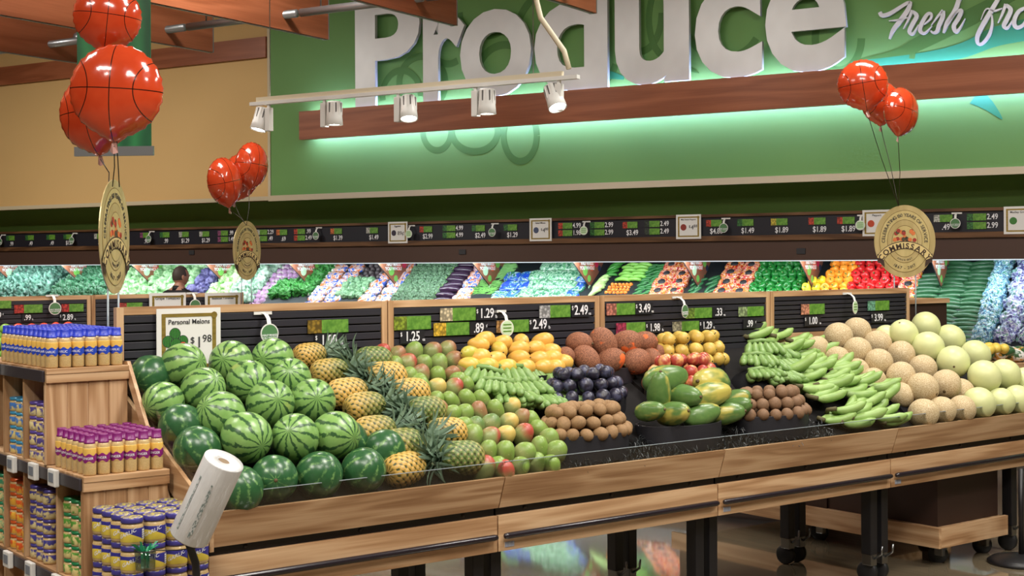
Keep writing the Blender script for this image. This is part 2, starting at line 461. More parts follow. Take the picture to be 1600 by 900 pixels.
# wood beam under the sign with cove light strips behind its edges
bs0, bz1 = on_case(467, 172, SOF - .16); bz0 = on_case(467, 217, SOF - .16)[1]
bz1 = (bz1 + on_case(1500, 96, SOF - .16)[1]) / 2; bz0 = (bz0 + on_case(1500, 153, SOF - .16)[1]) / 2
bm_ = thing('sign_beam', 'long cherry wood beam with glowing cove light under the Produce letters', 'beam', C(bs0, SOF, bz0), WALL_ANG)
BL = 5.4 - bs0
bh = bz1 - bz0
box('beam_board', 0, BL, -.16, -.11, 0, bh, CHERRY['x'], bm_)
box('beam_end', 0, .04, -.109, -.001, .02, bh - .02, CHERRY['z'], bm_)
box('beam_arm', .05, BL, -.109, -.001, bh * .45, bh * .55, CHERRY['x'], bm_)
LED = M('cove_led', (.6, .85, 1), emit=((.40, .50, 1.0), 80))
box('light_strip', .06, BL, -.105, -.085, .035, .05, LED, bm_)
box('light_strip', .06, BL, -.105, -.085, bh - .05, bh - .035, LED, bm_)

# ------------------------------------------------------------------ sign letters
LETM = M('brushed_silver', rough=.42, metal=.35, fn=lambda g: g.mix(g.noise(g.scale(None, 1.2, 1, 4), 2.5, 2), sr(184, 182, 182), sr(214, 214, 214)))
LETSIDE = LETM
sign = thing('wall_sign', 'large silver letters spelling Produce mounted on the green wall', 'sign', C(0, SOF, 0), WALL_ANG)
d_l = SOF - .10
def base_z(px): return bz1 - .01
xh = on_case(775, 14, d_l)[1] - bz1
for (ch, x0, x1, kind) in (('P', 555, 656, 'cap'), ('r', 661, 726, 'x'), ('o', 719, 830, 'x'), ('d', 835, 949.5, 'asc'), ('u', 961, 1077, 'x'), ('c', 1086, 1191, 'x'), ('e', 1196, 1323, 'x')):
    s0 = on_case(x0, 120, d_l)[0]; s1 = on_case(x1, 120, d_l)[0]
    me = text_me(ch, 1.0, LETM, extrude=.02, bold=.028, align='LEFT', res=5).copy()
    xs = [v.co.x for v in me.vertices]; ys = [v.co.y for v in me.vertices]
    hh = {'x': xh, 'cap': xh * 1.36, 'asc': xh * 1.42}[kind]
    kx = (s1 - s0) / (max(xs) - min(xs)); ky = hh / (max(ys) - min(ys))
    mx, my = min(xs), min(ys)
    for v in me.vertices: v.co = ((v.co.x - mx) * kx, (v.co.y - my) * ky, v.co.z)
    me_obj('letter', me, sign, (s0, -.08, bz1 + .002), (PI / 2, 0, 0))
script_sign = thing('wall_script', 'silver brush script reading Fresh from on the green wall', 'sign', C(0, SOF, 0), WALL_ANG)
def stroke(pz, wz):
    pts = [on_case(1360 + x / 6.667, y / 6.667, SOF - .04) for (x, y) in pz]
    k = (on_case(1510, 50, SOF)[0] - on_case(1500, 50, SOF)[0]) / 66.67
    P, W = smooth_path(pts, [a * k for a in wz], 5)
    return ribbon_me('letter_stroke', P, W, LETM, .025)
for pz, wz in (
    ([(95, 125), (120, 160), (200, 140), (300, 80), (380, 30), (420, 20)], [40, 44, 44, 40, 36, 20]),
    ([(415, 15), (390, 100), (310, 215), (235, 310), (195, 405)], [36, 54, 56, 44, 16]),
    ([(190, 216), (290, 206), (400, 178)], [8, 22, 8]),
    ([(340, 302), (395, 200), (435, 105)], [8, 26, 34]),
    ([(435, 115), (480, 165), (440, 245), (405, 325), (440, 352), (500, 255)], [28, 48, 50, 46, 28, 8]),
    ([(555, 255), (625, 195), (630, 145), (590, 150), (535, 240), (515, 315), (560, 345), (640, 270)], [12, 26, 30, 40, 46, 44, 28, 8]),
    ([(630, 265), (700, 170), (755, 108)], [8, 26, 36]),
    ([(755, 112), (750, 180), (715, 260), (690, 325), (650, 340), (625, 318)], [40, 50, 48, 40, 24, 14]),
    ([(925, -25), (880, 110), (800, 235), (757, 342)], [46, 54, 52, 18]),
    ([(800, 245), (890, 130), (945, 110), (915, 190), (868, 270), (890, 330), (930, 290), (985, 190)], [8, 26, 40, 48, 48, 40, 24, 6]),
    ([(1345, -40), (1270, 90), (1180, 240), (1115, 370), (1118, 450), (1165, 450), (1235, 360), (1268, 240), (1258, 140)], [40, 50, 50, 46, 34, 30, 34, 24, 14]),
    ([(1150, 205), (1205, 92), (1290, 112), (1372, 85)], [8, 14, 24, 10]),
    ([(1325, 238), (1370, 150), (1410, 40)], [8, 26, 36]),
    ([(1410, 48), (1460, 100), (1425, 190), (1390, 265), (1425, 290), (1490, 190)], [28, 46, 50, 46, 26, 8]),
    ([(1610, 80), (1540, 120), (1495, 220), (1520, 285), (1590, 255), (1650, 150), (1610, 80)], [30, 40, 46, 40, 30, 36, 26]),
    ([(1690, 280), (1750, 100), (1790, 90), (1770, 260), (1850, 90), (1880, 100), (1860, 270), (1920, 230)], [30, 40, 40, 44, 30, 40, 40, 8])):
    me_obj('letter_stroke', stroke(pz, wz), script_sign, (0, -.012, 0))

# ------------------------------------------------------------------ ceiling baffles and tubes
BY = -2.9                                             # the baffles end on a line this far in front of the case
tube_z = None
for i, (px, py, nm) in enumerate(((150, 103, 'the one behind the balloon cluster'), (330, 82, 'the one over the beige wall'), (510, 62, 'the one at the beige and green wall joint'), (710, 40, 'the one in front of the letter r'), (927, 21, 'the one in front of the letter d'))):
    s, z = on_case(px, py, BY)
    b = thing('ceiling_baffle', 'hanging cherry wood ceiling baffle, ' + nm, 'baffle', C(s, BY, z), WALL_ANG, 'hanging wood baffles')
    box('board', -.03, .03, -6.0, -.012, 0, .62, CHERRY['y'], b)
    box('end_trim', -.032, .032, -.012, 0, -.004, .624, ALU, b)
    box('bottom_trim', -.012, .012, -5.9, -.02, -.006, 0, ALU, b)
    if i == 0:
        q_ = on_plane(117, 60, C(s, BY, z), WD) - C(s, BY, z)
        me_obj('round_cap', lathe_me('round_cap', [(.004, .03), (.05, .03), (.055, .05), (.05, .085), (.03, .10), (.004, .105)], ALU, 24), b, (0, q_.dot(ND), q_.z), (0, PI / 2, 0))
s0, tz = on_case(470, 20, BY - .55)
tb = thing('baffle_tube', 'grey metal tube running through the hanging wood baffles', 'tube', C(s0, BY - .55, tz), WALL_ANG)
for k in range(-3, 5):
    me_obj('tube_section', tube_me('tube_section', [(k * 1.2 + .0, 0, 0), (k * 1.2 + 1.16, 0, 0)], .032, ALU, 12), tb)
    me_obj('hanger', tube_me('hanger', [(k * 1.2 + .2, 0, .03), (k * 1.2 + .2, 0, 5.39 - tz)], .006, STEEL, 6), tb)

# ------------------------------------------------------------------ mobile produce tables
TL = 1.22
HDR = .83
_legme = box_me('leg', -.026, .026, -.03, .03, .14, .60, BLACK, .004)
_wheel = lathe_me('wheel', [(.012, -.016), (.045, -.016), (.052, -.010), (.052, .010), (.045, .016), (.012, .016)], RUBBER, 18)
_fork = box_me('caster_fork', -.022, .022, -.03, .03, .085, .142, STEEL, .004)
_lever = tube_me('brake_lever', [(0, -.03, .12), (0, -.075, .15), (.0, -.08, .19)], .006, STEEL, 6)
def add_leg(t, x, y):
    l = me_obj('leg', _legme, t, (x, y, 0))
    c = me_obj('caster', _fork, t, (x, y, 0))
    me_obj('wheel', _wheel, c, (-.0, .012, .052), (0, PI / 2, .3))
    me_obj('brake_lever', _lever, c)
def slatwall(t, x0, x1, y, z0, z1, n):
    box('header_back', x0, x1, y, y + .015, z0, z1, SLATBACK, t)
    h = (z1 - z0) / n
    me = box_me('slat', -(x1 - x0) / 2 + .002, (x1 - x0) / 2 - .002, -.012, 0, -h / 2 + .003, h / 2 - .003, SLAT, .002)
    for i in range(n):
        me_obj('slat', me, t, ((x0 + x1) / 2, y, z0 + h * (i + .5)))
def table(loc, label, hz1=1.44, hz0=1.13, insert=None, guard=True, side_left=False):
    t = thing('produce_table', label, 'table', loc, TA, 'mobile oak produce tables')
    g = .003
    x0, x1 = g, TL - g
    # sloping deck with side frames
    me_obj('deck', prism_me('deck', [(.03, DZ0 - .03 + .03 * DK), (.82, DZ0 - .03 + .82 * DK), (.82, DZ0 + .82 * DK), (.03, DZ0 + .03 * DK)], 'x', x0 + .01, x1 - .01, DECKM), t)
    # leaning front board
    lip = me_obj('front_board', prism_me('front_board', [(0, .0625), (.022, .0625), (.066, -.0625), (.044, -.0625)], 'x', -(TL / 2 - g), TL / 2 - g, OAK['x']), t, (TL / 2, 0, .7125))
    box('lower_board', x0, x1, .05, .07, .478, .618, OAK['x'], t, .002)
    box('frame_beam', x0 + .002, x1 - .002, .071, .11, .50, .66, BLACK, t)
    box('frame_beam', x0 + .002, x1 - .002, .74, .78, .50, .66, BLACK, t)
    box('frame_beam', x0 + .01, x0 + .05, .111, .739, .54, .62, BLACK, t)
    box('frame_beam', x1 - .05, x1 - .01, .111, .739, .54, .62, BLACK, t)
    rod = me_obj('bumper_rod', tube_me('bumper_rod', [(x0 + .012, .03, .54), (x0 + .016, .03, .54), (x0 + .03, .03, .54), (x1 - .03, .03, .54), (x1 - .016, .03, .54), (x1 - .012, .03, .54)], [.004, .010, .0125, .0125, .010, .004], ROD, 12), t)
    for bx in (.15, TL / 2, TL - .15):
        me_obj('rod_bracket', tube_me('rod_bracket', [(bx, .03, .54), (bx, .051, .54)], .006, BLACK, 6), rod)
        me_obj('bolt', lathe_me('bolt', [(.001, 0), (.009, 0), (.008, .004), (.002, .005)], BLACK, 10), t, (bx, .0715, .634), (PI / 2, 0, 0))
    box('shelf_tag', x0 + .03, x0 + .075, .047, .05, .492, .512, M_TAG, t)
    for (lx, ly) in ((x0 + .04, .15), (x1 - .04, .15), (x0 + .04, .68), (x1 - .04, .68)): add_leg(t, lx, ly)
    # side boards closing the wedge under the deck
    for sx in (x0, x1 - .012):
        me_obj('side_board', prism_me('side_board', [(.07, .66), (.80, .66), (.80, .70 + .8 * DK), (.03, .70 + .03 * DK)], 'x', sx, sx + .012, OAK['y']), t)
    # header board
    if hz1:
        box('header_stile', x0, x0 + .028, HDR, HDR + .03, hz0 - .3, hz1 - .001, OAK['z'], t)
        box('header_stile', x1 - .028, x1, HDR, HDR + .03, hz0 - .3, hz1 - .001, OAK['z'], t)
        box('header_rail', x0 + .028, x1 - .028, HDR, HDR + .03, hz1 - .03, hz1, OAK['x'], t)
        box('header_rail', x0 + .028, x1 - .028, HDR, HDR + .03, hz0 - .09, hz0, OAK['x'], t)
        slatwall(t, x0 + .028, x1 - .028, HDR + .014, hz0, hz1 - .03, 8)
    if guard:
        a = box('acrylic_guard', x0, x1, .006, .010, .768, .832, ACRYL, t)
        box('guard_edge', -(x1 - x0) / 2, (x1 - x0) / 2, -.0022, .0022, .032, .0342, ACRYLEDGE, a)
    return t
M_TAG = M('shelf_barcode_tag', fn=lambda g: g.mix((g.xyz()[0] * 900.0).sin().gt(.2), sr(190, 195, 205), sr(90, 100, 130)), rough=.5)
TABLES = []
for i, lab in enumerate(('oak produce table holding watermelons and pineapples', 'oak produce table holding green mangoes, kiwis and plums', 'oak produce table holding papayas, peaches and sapodillas', 'oak produce table holding plantains, cantaloupes and honeydews')):
    TABLES.append(table(T(-TL + i * TL, 0, 0), lab, hz0=1.21 if i == 3 else 1.14))
# clear end guard and slanted end boards of the watermelon table
t = TABLES[0]
me_obj('end_guard', prism_me('end_guard', [(.01, .77), (.80, .745 + .8 * DK), (.80, .83 + .8 * DK), (.01, .86)], 'x', -.002, .002, ACRYL), t)
me_obj('end_board', prism_me('end_board', [(.0, .645), (.80, .66 + .78 * DK), (.80, .74 + .8 * DK), (-.002, .775)], 'x', -.018, -.003, OAK['y']), t)

# second row of tables behind (only its heads and heaps show over the first row)
J2 = Vector((-3.05, 10.2, 0))
ROW2 = J2 + U * 0 - V * HDR
for i, lab in enumerate(('oak produce table holding green and red tomatoes behind the blue-capped bottles', 'oak produce table with the two tomato signs behind the watermelon table')):
    table(ROW2 + U * (-TL + i * TL), lab, hz1=1.385, hz0=1.10)
def T2(u, d, z): return ROW2 + U * u + V * d + Vector((0, 0, z))
endc = thing('wood_end_crate', 'short oak crate end beside the second row of tables', 'crate', T2(TL + .02, .80, 0), TA)
box('crate_body', 0, .26, 0, .3, .02, 1.24, DBROWN, endc); box('crate_top', -.002, .265, -.01, .305, 1.24, 1.275, OAK['x'], endc)

# dark brown cabinet on a rolling wooden skid, behind the melon table
cab = thing('brown_cabinet', 'dark brown cabinet with oak cap on rolling wooden skid behind the melon table', 'cabinet', T(2.95, 0, 0), TA)
box('skid_deck', 0, .60, .14, .899, .15, .20, OAK['y'], cab)
box('skid_deck', 0, 1.2, .90, 2.1, .15, .20, OAK['y'], cab)
box('skid_front', -.002, .602, .118, .139, .10, .205, OAK['x'], cab)
box('skid_side', -.022, -.001, .118, 2.1, .10, .205, OAK['y'], cab)
box('cabinet_base', .04, .585, .17, .899, .201, .495, DBROWN, cab)
box('cabinet_body', .03, 1.17, .90, 2.08, .201, 1.34, DBROWN, cab)
box('cabinet_cap', .02, 1.18, .885, 2.09, 1.341, 1.368, OAK['x'], cab)
for (x, y) in ((.10, .2), (.5, .2), (.10, 1.0), (.10, 1.9), (1.1, 1.9)):
    c = me_obj('caster', _fork, cab, (x, y, -.045)); me_obj('wheel', _wheel, c, (0, .012, .09), (0, PI / 2, .5))
bs = thing('stand_base', 'round black stand base on the floor', 'stand', (0, 0, 0), 0)
p = EYE + ray(1596, 880) * (H / -ray(1596, 880).z); bs.location = (p.x, p.y, 0)
me_obj('base_plate', lathe_me('base_plate', [(.02, 0), (.17, 0), (.175, .012), (.15, .03), (.04, .05)], BLACK, 32), bs)
me_obj('post', tube_me('post', [(0, 0, .045), (0, 0, .5)], .014, BLACK, 10), bs)

# low table with bagged fruit past the brown cabinet
lt = thing('bag_table', 'low oak table with bagged lemons past the brown cabinet', 'table', T(4.16, .95, 0), TA)
box('deck', 0, 1.2, 0, 1.0, .88, .92, OAK['x'], lt); box('apron', .01, 1.19, .01, .99, .76, .879, DBROWN, lt)
for (x, y) in ((.05, .05), (1.15, .05), (.05, .95), (1.15, .95)): box('leg', x - .03, x + .03, y - .03, y + .03, 0, .759, BLACK, lt)

# ------------------------------------------------------------------ price cards, signs and wobblers
PICM = {}
def pic(col):
    k = tuple(round(c) for c in col)
    if k not in PICM:
        c = sr(*col); d = tuple(a * .35 for a in c)
        PICM[k] = M('produce_picture_%d' % len(PICM), rough=.5, fn=lambda g: g.mix(g.voro(g.scale(None, 1, 1, 1, 9.0), 70).step(.2, .75), c, d))
    return PICM[k]
CARD = M('black_price_card', sr(30, 30, 35), .45)
def price_tag(org, ang, lab_rect, price_rect, price, col, where, unit='ea', group='price cards', scl=1.0, two=None):
    # rects are (x0, x1, z0, z1) in the board's own plane
    x0, x1, z0, z1 = lab_rect
    t = thing('price_card', where, 'price card', org, ang, group)
    pw = (x1 - x0) * .34
    box('picture', x0, x0 + pw, -.006, -.002, z0, z1, pic(col), t)
    box('name_label', x0 + pw, x1, -.007, -.002, z0, z1, LABELGREEN, t)
    if price:
        a0, a1, b0, b1 = price_rect
        c = box('digit_card', a0, a1, -.007, -.002, b0, b1, CARD, t)
        h = (b1 - b0)
        s = price.rstrip('¢'); small = '$' if price[0] not in '.' else ''
        text(s, h * 1.05, WINK, c, (-.006 * 0, -.0035, -.0), bold=.012, sx=.78)
        if small: text('$', h * .45, WINK, c, (-(a1 - a0) * .46, -.0035, h * .2), sx=.8)
        text('¢' if price.endswith('¢') else unit, h * .36, WINK, c, ((a1 - a0) * .46, -.0035, h * (.2 if price.endswith('¢') else -.25)), sx=.8)
    return t
def hdr_rect(x0, x1, y0, y1):
    ym = (y0 + y1) / 2; xm = (x0 + x1) / 2
    a = on_header(x0, ym)[0]; b = on_header(x1, ym)[0]; c = on_header(xm, y1)[1]; d = on_header(xm, y0)[1]
    return a, b, c, d
HO = T(0, HDR - .0, 0)
for (lr, pr, price, unit, col, where) in (
    ((480, 543, 499.5, 520), (491, 534, 521, 542), '1.00', 'ea', (150, 120, 40), 'price card reading $1.00 above the pineapples'),
    ((615, 672, 494, 515), (624, 662, 516, 536), '1.25', 'ea', (140, 160, 50), 'price card reading $1.25 above the green mangoes'),
    ((687, 742, 481, 501), (743, 775, 480, 500), '1.29', 'lb', (220, 205, 170), 'price card reading $1.29 above the yellow mangoes'),
    ((677, 732, 504, 524), (733, 760, 503, 523), '.89¢', 'ea', (225, 185, 60), 'price card reading .89 cents above the green mangoes'),
    ((775, 825, 500, 519), (826, 858, 497, 517), '2.49', 'lb', (200, 150, 90), 'price card reading $2.49 next to the pale green wobbler disc'),
    ((842, 890, 477, 496), (892, 921, 475, 495), '2.49', 'ea', (190, 190, 190), 'price card reading $2.49 with grey fruit picture, near the oak joint above the mameys'),
    ((947, 991, 474, 492), (992, 1019, 473, 491), '3.49', 'ea', (205, 130, 110), 'price card reading $3.49 above the mameys'),
    ((962, 1007, 504, 521), (1008, 1035, 504, 520), '1.98', 'lb', (180, 60, 90), 'price card reading $1.98 with pink fruit picture above the mameys'),
    ((1070, 1111, 481, 497), (1112, 1131, 480, 496), '.33', 'ea', (120, 150, 60), 'price card reading .33 above the small yellow mangoes'),
    ((1050, 1091, 502, 517), (1092, 1115, 501, 516), '1.29', 'lb', (170, 165, 140), 'price card reading $1.29 above the small yellow mangoes'),
    ((1153, 1192, 479, 494), (1160, 1180, 499, 513), '.99¢', 'lb', (160, 180, 130), 'price card reading .99 cents above the plantains'),
    ((1251, 1287, 475, 491), (1256, 1281, 494, 509), '1.00', 'ea', (220, 150, 120), 'price card reading $1.00 above the cantaloupes'),
    ((1355, 1388, 470, 485), (1360, 1382, 489, 504), '3.99', 'ea', (120, 180, 150), 'price card reading $3.99 above the honeydews')):
    price_tag(HO, TA, hdr_rect(*lr), hdr_rect(*pr), price, col, where, unit, 'price cards on the table headers')
def hdr2_rect(x0, x1, y0, y1):
    o2 = ROW2 + V * HDR
    f = lambda x, y: ((on_plane(x, y, o2, V) - o2).dot(U), on_plane(x, y, o2, V).z)
    return f(x0, (y0 + y1) / 2)[0], f(x1, (y0 + y1) / 2)[0], f((x0 + x1) / 2, y1)[1], f((x0 + x1) / 2, y0)[1]
for (lr, pr, price, unit, col, where) in (
    ((-20, 17, 470, 482), (-14, 5, 487, 499), '.99¢', 'lb', (90, 150, 60), 'price card reading .99 cents above the green tomatoes'),
    ((22, 66, 476, 489), (34, 51, 491, 502), '.99', 'lb', (190, 60, 50), 'price card reading .99 with red tomato picture on the second table row'),
    ((96, 130, 475, 487), (93, 118, 490, 502), '2.89', 'lb', (200, 60, 55), 'price card reading $2.89 above the red tomatoes'),
    ((185, 222, 473, 481), (196, 216, 483, 493), None, 'lb', (180, 70, 60), 'green name label behind the gold oval sign, next to the Grape Tomatoes card')):
    price_tag(ROW2 + V * HDR, TA, hdr2_rect(*lr), hdr2_rect(*pr), price, col, where, unit, 'price cards on the second table row')

WOBM = M('wobbler_print', rough=.4, fn=lambda g: g.mix(g.xyz()[2].gt(.004), sr(84, 128, 84), g.mix(g.voro(None, 90).step(.3, .6), sr(200, 90, 40), sr(240, 220, 160))))
_wm = {}
def wobbler(loc, ang, r, where, pale=False, swing=0, arm=True):
    t = thing('wobbler_disc', where, 'wobbler', loc, ang, 'round wobbler discs')
    def disc(rr, y, m): 
        key = (round(rr, 4), m.name)
        if key not in _wm: _wm[key] = lathe_me('disc', [(rr * .02, -.0008), (rr, -.0008), (rr, .0008), (rr * .02, .0008)], m, 28, smooth=False)
        return _wm[key]
    d = me_obj('disc', disc(r, 0, PAPER), t, (0, -.06, 0), (PI / 2, 0, swing))
    me_obj('disc_print', disc(r * .88, 0, LABELWHITE if pale else WOBM), d, (0, 0, .0012))
    if pale:
        for k in (-.35, .05, .45):
            me_obj('print_bar', box_me('print_bar', -r * .6, r * .6, -r * .07, r * .07, 0, .0008, LABELGREEN), d, (0, r * k, .0022))
    else:
        text('HALF MAKES', r * .30, WINK, d, (0, -r * .18, .0024), (0, 0, 0), bold=.01)
        text('YOU WHOLE', r * .30, WINK, d, (0, -r * .46, .0024), (0, 0, 0), bold=.01)
    me_obj('arm', ribbon_arm(r), t)
    box('arm_clip', -.035 * r / .035, .035 * r / .035, -.006, -.002, r * 1.85, r * 2.15, WHITE, t)
    return t
_ra = {}
def ribbon_arm(r):
    if r in _ra: return _ra[r]
    wv = r * .22; pts = [(-.004, r * 2.0), (-.03, r * 1.9), (-.05, r * 1.5), (-.058, r * .9)]
    v, f = [], []
    for (y, z) in pts: v += [(-wv, y, z), (wv, y, z), (wv, y - .001, z), (-wv, y - .001, z)]
    for i in range(len(pts) - 1):
        a = i * 4; b = a + 4
        f += [(a, a + 1, b + 1, b), (a + 2, a + 3, b + 3, b + 2), (a + 1, a + 2, b + 2, b + 1), (a + 3, a, b, b + 3)]
    _ra[r] = mesh_from('arm', v, f, WHITE); return _ra[r]
for (px, py, rp, where, pale, sw) in ((421, 521, 15.5, 'round green wobbler disc above the watermelons', False, 0), (792, 513, 13, 'pale green wobbler disc above the yellow mangoes', True, 0),
                                     (1070, 486, 10.5, 'round fruit wobbler disc beside the .33 price card', False, .3), (1336, 480, 10.5, 'striped wobbler disc between the $1.00 and $3.99 melon cards', True, .3)):
    u_, z_ = on_header(px, py, HDR - .06); r = rp * (F01 + U * u_ + V * HDR).y / FPX
    wobbler(T(u_, HDR - .001, z_), TA, round(r, 4), where, pale, sw)
o2 = ROW2 + V * (HDR - .06)
for (px, py, where) in ((86, 482, 'round fruit wobbler disc between the tomato price cards'), (305, 477, 'wobbler disc between the two tomato cards')):
    q = on_plane(px, py, o2, V); wobbler(q + V * .06, TA, .045, where)

def framed_sign(org, ang, w_, h_, title, price, where, picture=None, lean=0, name='framed_sign'):
    t = thing(name, where, 'sign', org, ang, 'framed price signs'); t.rotation_euler = (lean, 0, ang)
    c = box('card', -w_ / 2, w_ / 2, -.004, 0, 0, h_, PAPER, t)
    m = w_ * .075; b = w_ * .06
    for (x0, x1, z0, z1) in ((-w_ / 2 + m, w_ / 2 - m, h_ - m - b * .8, h_ - m), (-w_ / 2 + m, w_ / 2 - m, m, m + b * .8), (-w_ / 2 + m, -w_ / 2 + m + b, m + b * .8, h_ - m - b * .8), (w_ / 2 - m - b, w_ / 2 - m, m + b * .8, h_ - m - b * .8)):
        box('gold_border', x0, x1, -.0055, -.004, z0, z1, GOLD, t)
    text(title, w_ * (.098 if len(title) < 16 else .075), INK, t, (0, -.0055, h_ * .79), bold=.004, res=6, name='title')
    if price:
        a, b_ = price
        if a: text('$', w_ * .13, INK, t, (w_ * .05, -.0055, h_ * .50), name='price')
        text(a or '89¢', w_ * .23, INK, t, (w_ * .155, -.0055, h_ * .46), name='price')
        if a: text(b_, w_ * .15, INK, t, (w_ * .28, -.0055, h_ * .52), name='price')
    if picture:
        for (dx, dz, r, m_) in picture:
            me_obj('picture', lathe_me('picture', [(r * .02 * w_, 0), (r * w_, 0), (r * w_, .001), (r * .02 * w_, .001)], m_, 20, smooth=False), t, (dx * w_, -.0041 - .00025 * picture.index((dx, dz, r, m_)), h_ * .5 + dz * w_), (PI / 2, 0, 0))
    me_obj('crest', lathe_me('crest', [(.0005, 0), (w_ * .05, 0), (w_ * .05, .0015), (.0005, .0015)], GOLD, 8, smooth=False), t, (w_ / 2 - m - b / 2, -.0056, h_ - m - b / 2), (PI / 2, 0, 0))
    return t
WMPIC = M('melon_picture', fn=lambda g: g.mix((g.xyz()[0] * 900.0 + g.noise(None, 60, 2) * 6.0).sin().gt(.1), sr(60, 130, 50), sr(24, 70, 28)), rough=.5)
REDPIC = M('melon_flesh_picture', sr(214, 84, 50), .5)
u0, zt = on_header(247, 483, HDR - .03); u1, _ = on_header(347, 480, HDR - .03); zb = on_header(297, 575, HDR - .03)[1]
framed_sign(T((u0 + u1) / 2, HDR - .012, zb - .02), TA, u1 - u0, zt - zb + .02, 'Personal Melons', ('1', '98'), 'framed Personal Melons sign reading $1.98 behind the watermelons',
            [(-.22, .105, .088, INK), (-.22, .105, .080, WMPIC), (-.33, -.005, .088, INK), (-.33, -.005, .080, WMPIC), (-.10, .0, .083, INK), (-.10, .0, .075, WMPIC), (-.21, -.05, .092, INK), (-.21, -.05, .084, WMPIC), (-.10, -.07, .062, INK), (-.10, -.07, .055, REDPIC)], 0)
for (x0, x1, ttl) in ((233, 290, 'Grape Tomatoes'), (320, 375, 'Beefsteak Tomatoes')):
    q0 = on_plane(x0, 460, ROW2 + V * (HDR - .02), V); q1 = on_plane(x1, 459, ROW2 + V * (HDR - .02), V)
    framed_sign((q0 + q1) / 2 - Vector((0, 0, .19)), TA, (q1 - q0).length, .20, ttl, None, 'framed card reading ' + ttl + ' on the second table row')

# ------------------------------------------------------------------ fruit prototypes
def melon_light(g):
    x, y, z = g.xyz(); r = g.rand()
    th = y.m('ARCTAN2', x)
    n = g.noise(None, 16, 4, .7, .8, rnd=9.0); n2 = g.noise(None, 45, 3, .65, rnd=5.0)
    s = (th * 11.0 + (n - .5) * 6.5 + r * 6.0).sin()
    t = (s + (n2 - .5) * 2.4).step(.36, .82)
    spot = g.noise(None, 5, 1, .5, rnd=23.0).step(.70, .86)
    base = g.mix(g.noise(None, 30, 3, .6), sr(104, 150, 72), sr(144, 180, 106))
    base = g.mix(spot, base, sr(186, 186, 92))
    return g.mix(t * .92, base, sr(38, 76, 44))
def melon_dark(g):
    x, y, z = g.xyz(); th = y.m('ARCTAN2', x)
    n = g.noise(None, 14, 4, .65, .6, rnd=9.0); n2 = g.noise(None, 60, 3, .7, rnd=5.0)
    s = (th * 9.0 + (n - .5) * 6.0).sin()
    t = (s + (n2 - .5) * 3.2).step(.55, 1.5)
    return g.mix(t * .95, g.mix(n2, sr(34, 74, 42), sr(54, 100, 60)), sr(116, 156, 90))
ML = M('striped_light_melon_rind', rough=.3, spec=.5, fn=melon_light)
MD = M('dark_melon_rind', rough=.28, spec=.5, fn=melon_dark)
STEM = M('dry_brown_stem', sr(92, 74, 46), .7)
PROTO = {}
def proto(name, me, *parts): PROTO[name] = (me, parts)
def fruit(kind, name, loc, label, cat, group, rot=None, sc=1.0, col=None):
    me, parts = PROTO[kind]
    o = me_obj(name, me, None, loc, rot or (R.uniform(0, 6.28), R.uniform(0, 6.28), R.uniform(0, 6.28)), sc)
    if col: o.color = (*col, 1)
    tag(o, label, cat, group)
    for (pn, pm, pl) in parts: 
        me_obj(pn, pm, o, pl)
    return o
WR = .087
proto('wml', egg('watermelon', ML, WR, WR, WR * 1.04, bump=.02, seg=32, rings=20), ('stem_scar', lathe_me('stem_scar', [(.001, -.001), (.008, -.001), (.005, .003), (.001, .003)], STEM, 8), (0, 0, WR * 1.035)))
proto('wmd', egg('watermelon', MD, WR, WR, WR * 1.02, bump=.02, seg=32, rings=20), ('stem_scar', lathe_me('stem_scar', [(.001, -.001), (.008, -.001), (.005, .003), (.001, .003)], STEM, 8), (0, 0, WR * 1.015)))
# black riser under the second layer of melons and fruit
RISE = M('black_riser', sr(22, 22, 25), .8, .15)
def riser(u0, u1, d0, d1, off, label):
    t = me_obj('display_riser', prism_me('display_riser', [(d0, DZ0 + d0 * DK + .001), (d1, DZ0 + d1 * DK + .001), (d1, DZ0 + d1 * DK + off), (d0 + .06, DZ0 + (d0 + .06) * DK + off)], 'x', u0, u1, RISE), None, T(0, 0, 0), (0, 0, TA))
    return tag(t, label, 'riser')
riser(-1.19, -.62, .20, .80, .055, 'black display riser under the light watermelons')
def put(kind, name, px, py, off, label, cat, group, **k):
    u_, d_, z_ = on_deck(px, py, off)
    return fruit(kind, name, T(u_, d_, z_), label, cat, group, **k)
WL = 'light green watermelon with dark stripes heaped on the produce table'
DL = 'dark green mottled watermelon in the bottom layer of the heap'
for i, (x, y) in enumerate(((345, 285), (645, 265), (905, 245), (470, 435), (755, 390), (1015, 370), (580, 600), (890, 525), (1155, 510), (740, 735), (1045, 735), (1297, 720), (220, 515))):
    off = .145 if y < 700 else .150
    if x == 220: off = .105
    # rind axis leans to the viewer so the stripes run down and forward
    put('wml', 'watermelon', 200 + x / 4, 500 + y / 4, off, {345: 'light striped watermelon standing against the Personal Melons sign', 220: 'smaller light striped watermelon beside the oak end board', 905: 'light striped watermelon right below the green wobbler disc'}.get(x, WL), 'watermelon', 'light striped watermelons', rot=(R.uniform(-2.3, -1.3) + (0 if y < 700 else .0), R.uniform(-.5, .5), R.uniform(-.5, 1.2)), sc=R.uniform(.97, 1.04) * ((1.03 if y > 500 else .98) if x != 220 else .88))
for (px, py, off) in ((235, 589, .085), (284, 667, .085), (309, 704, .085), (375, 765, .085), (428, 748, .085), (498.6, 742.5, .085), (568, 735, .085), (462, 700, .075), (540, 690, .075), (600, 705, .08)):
    put('wmd', 'watermelon', px, py, off, 'dark watermelon in the corner between end board and header' if px == 235 else 'dark watermelon half hidden behind the bag roll' if px == 375 else DL, 'watermelon', 'dark mottled watermelons', rot=(R.uniform(-2.6, -1.2), R.uniform(-.6, .6), R.uniform(0, 6)), sc=R.uniform(.93, 1.0))

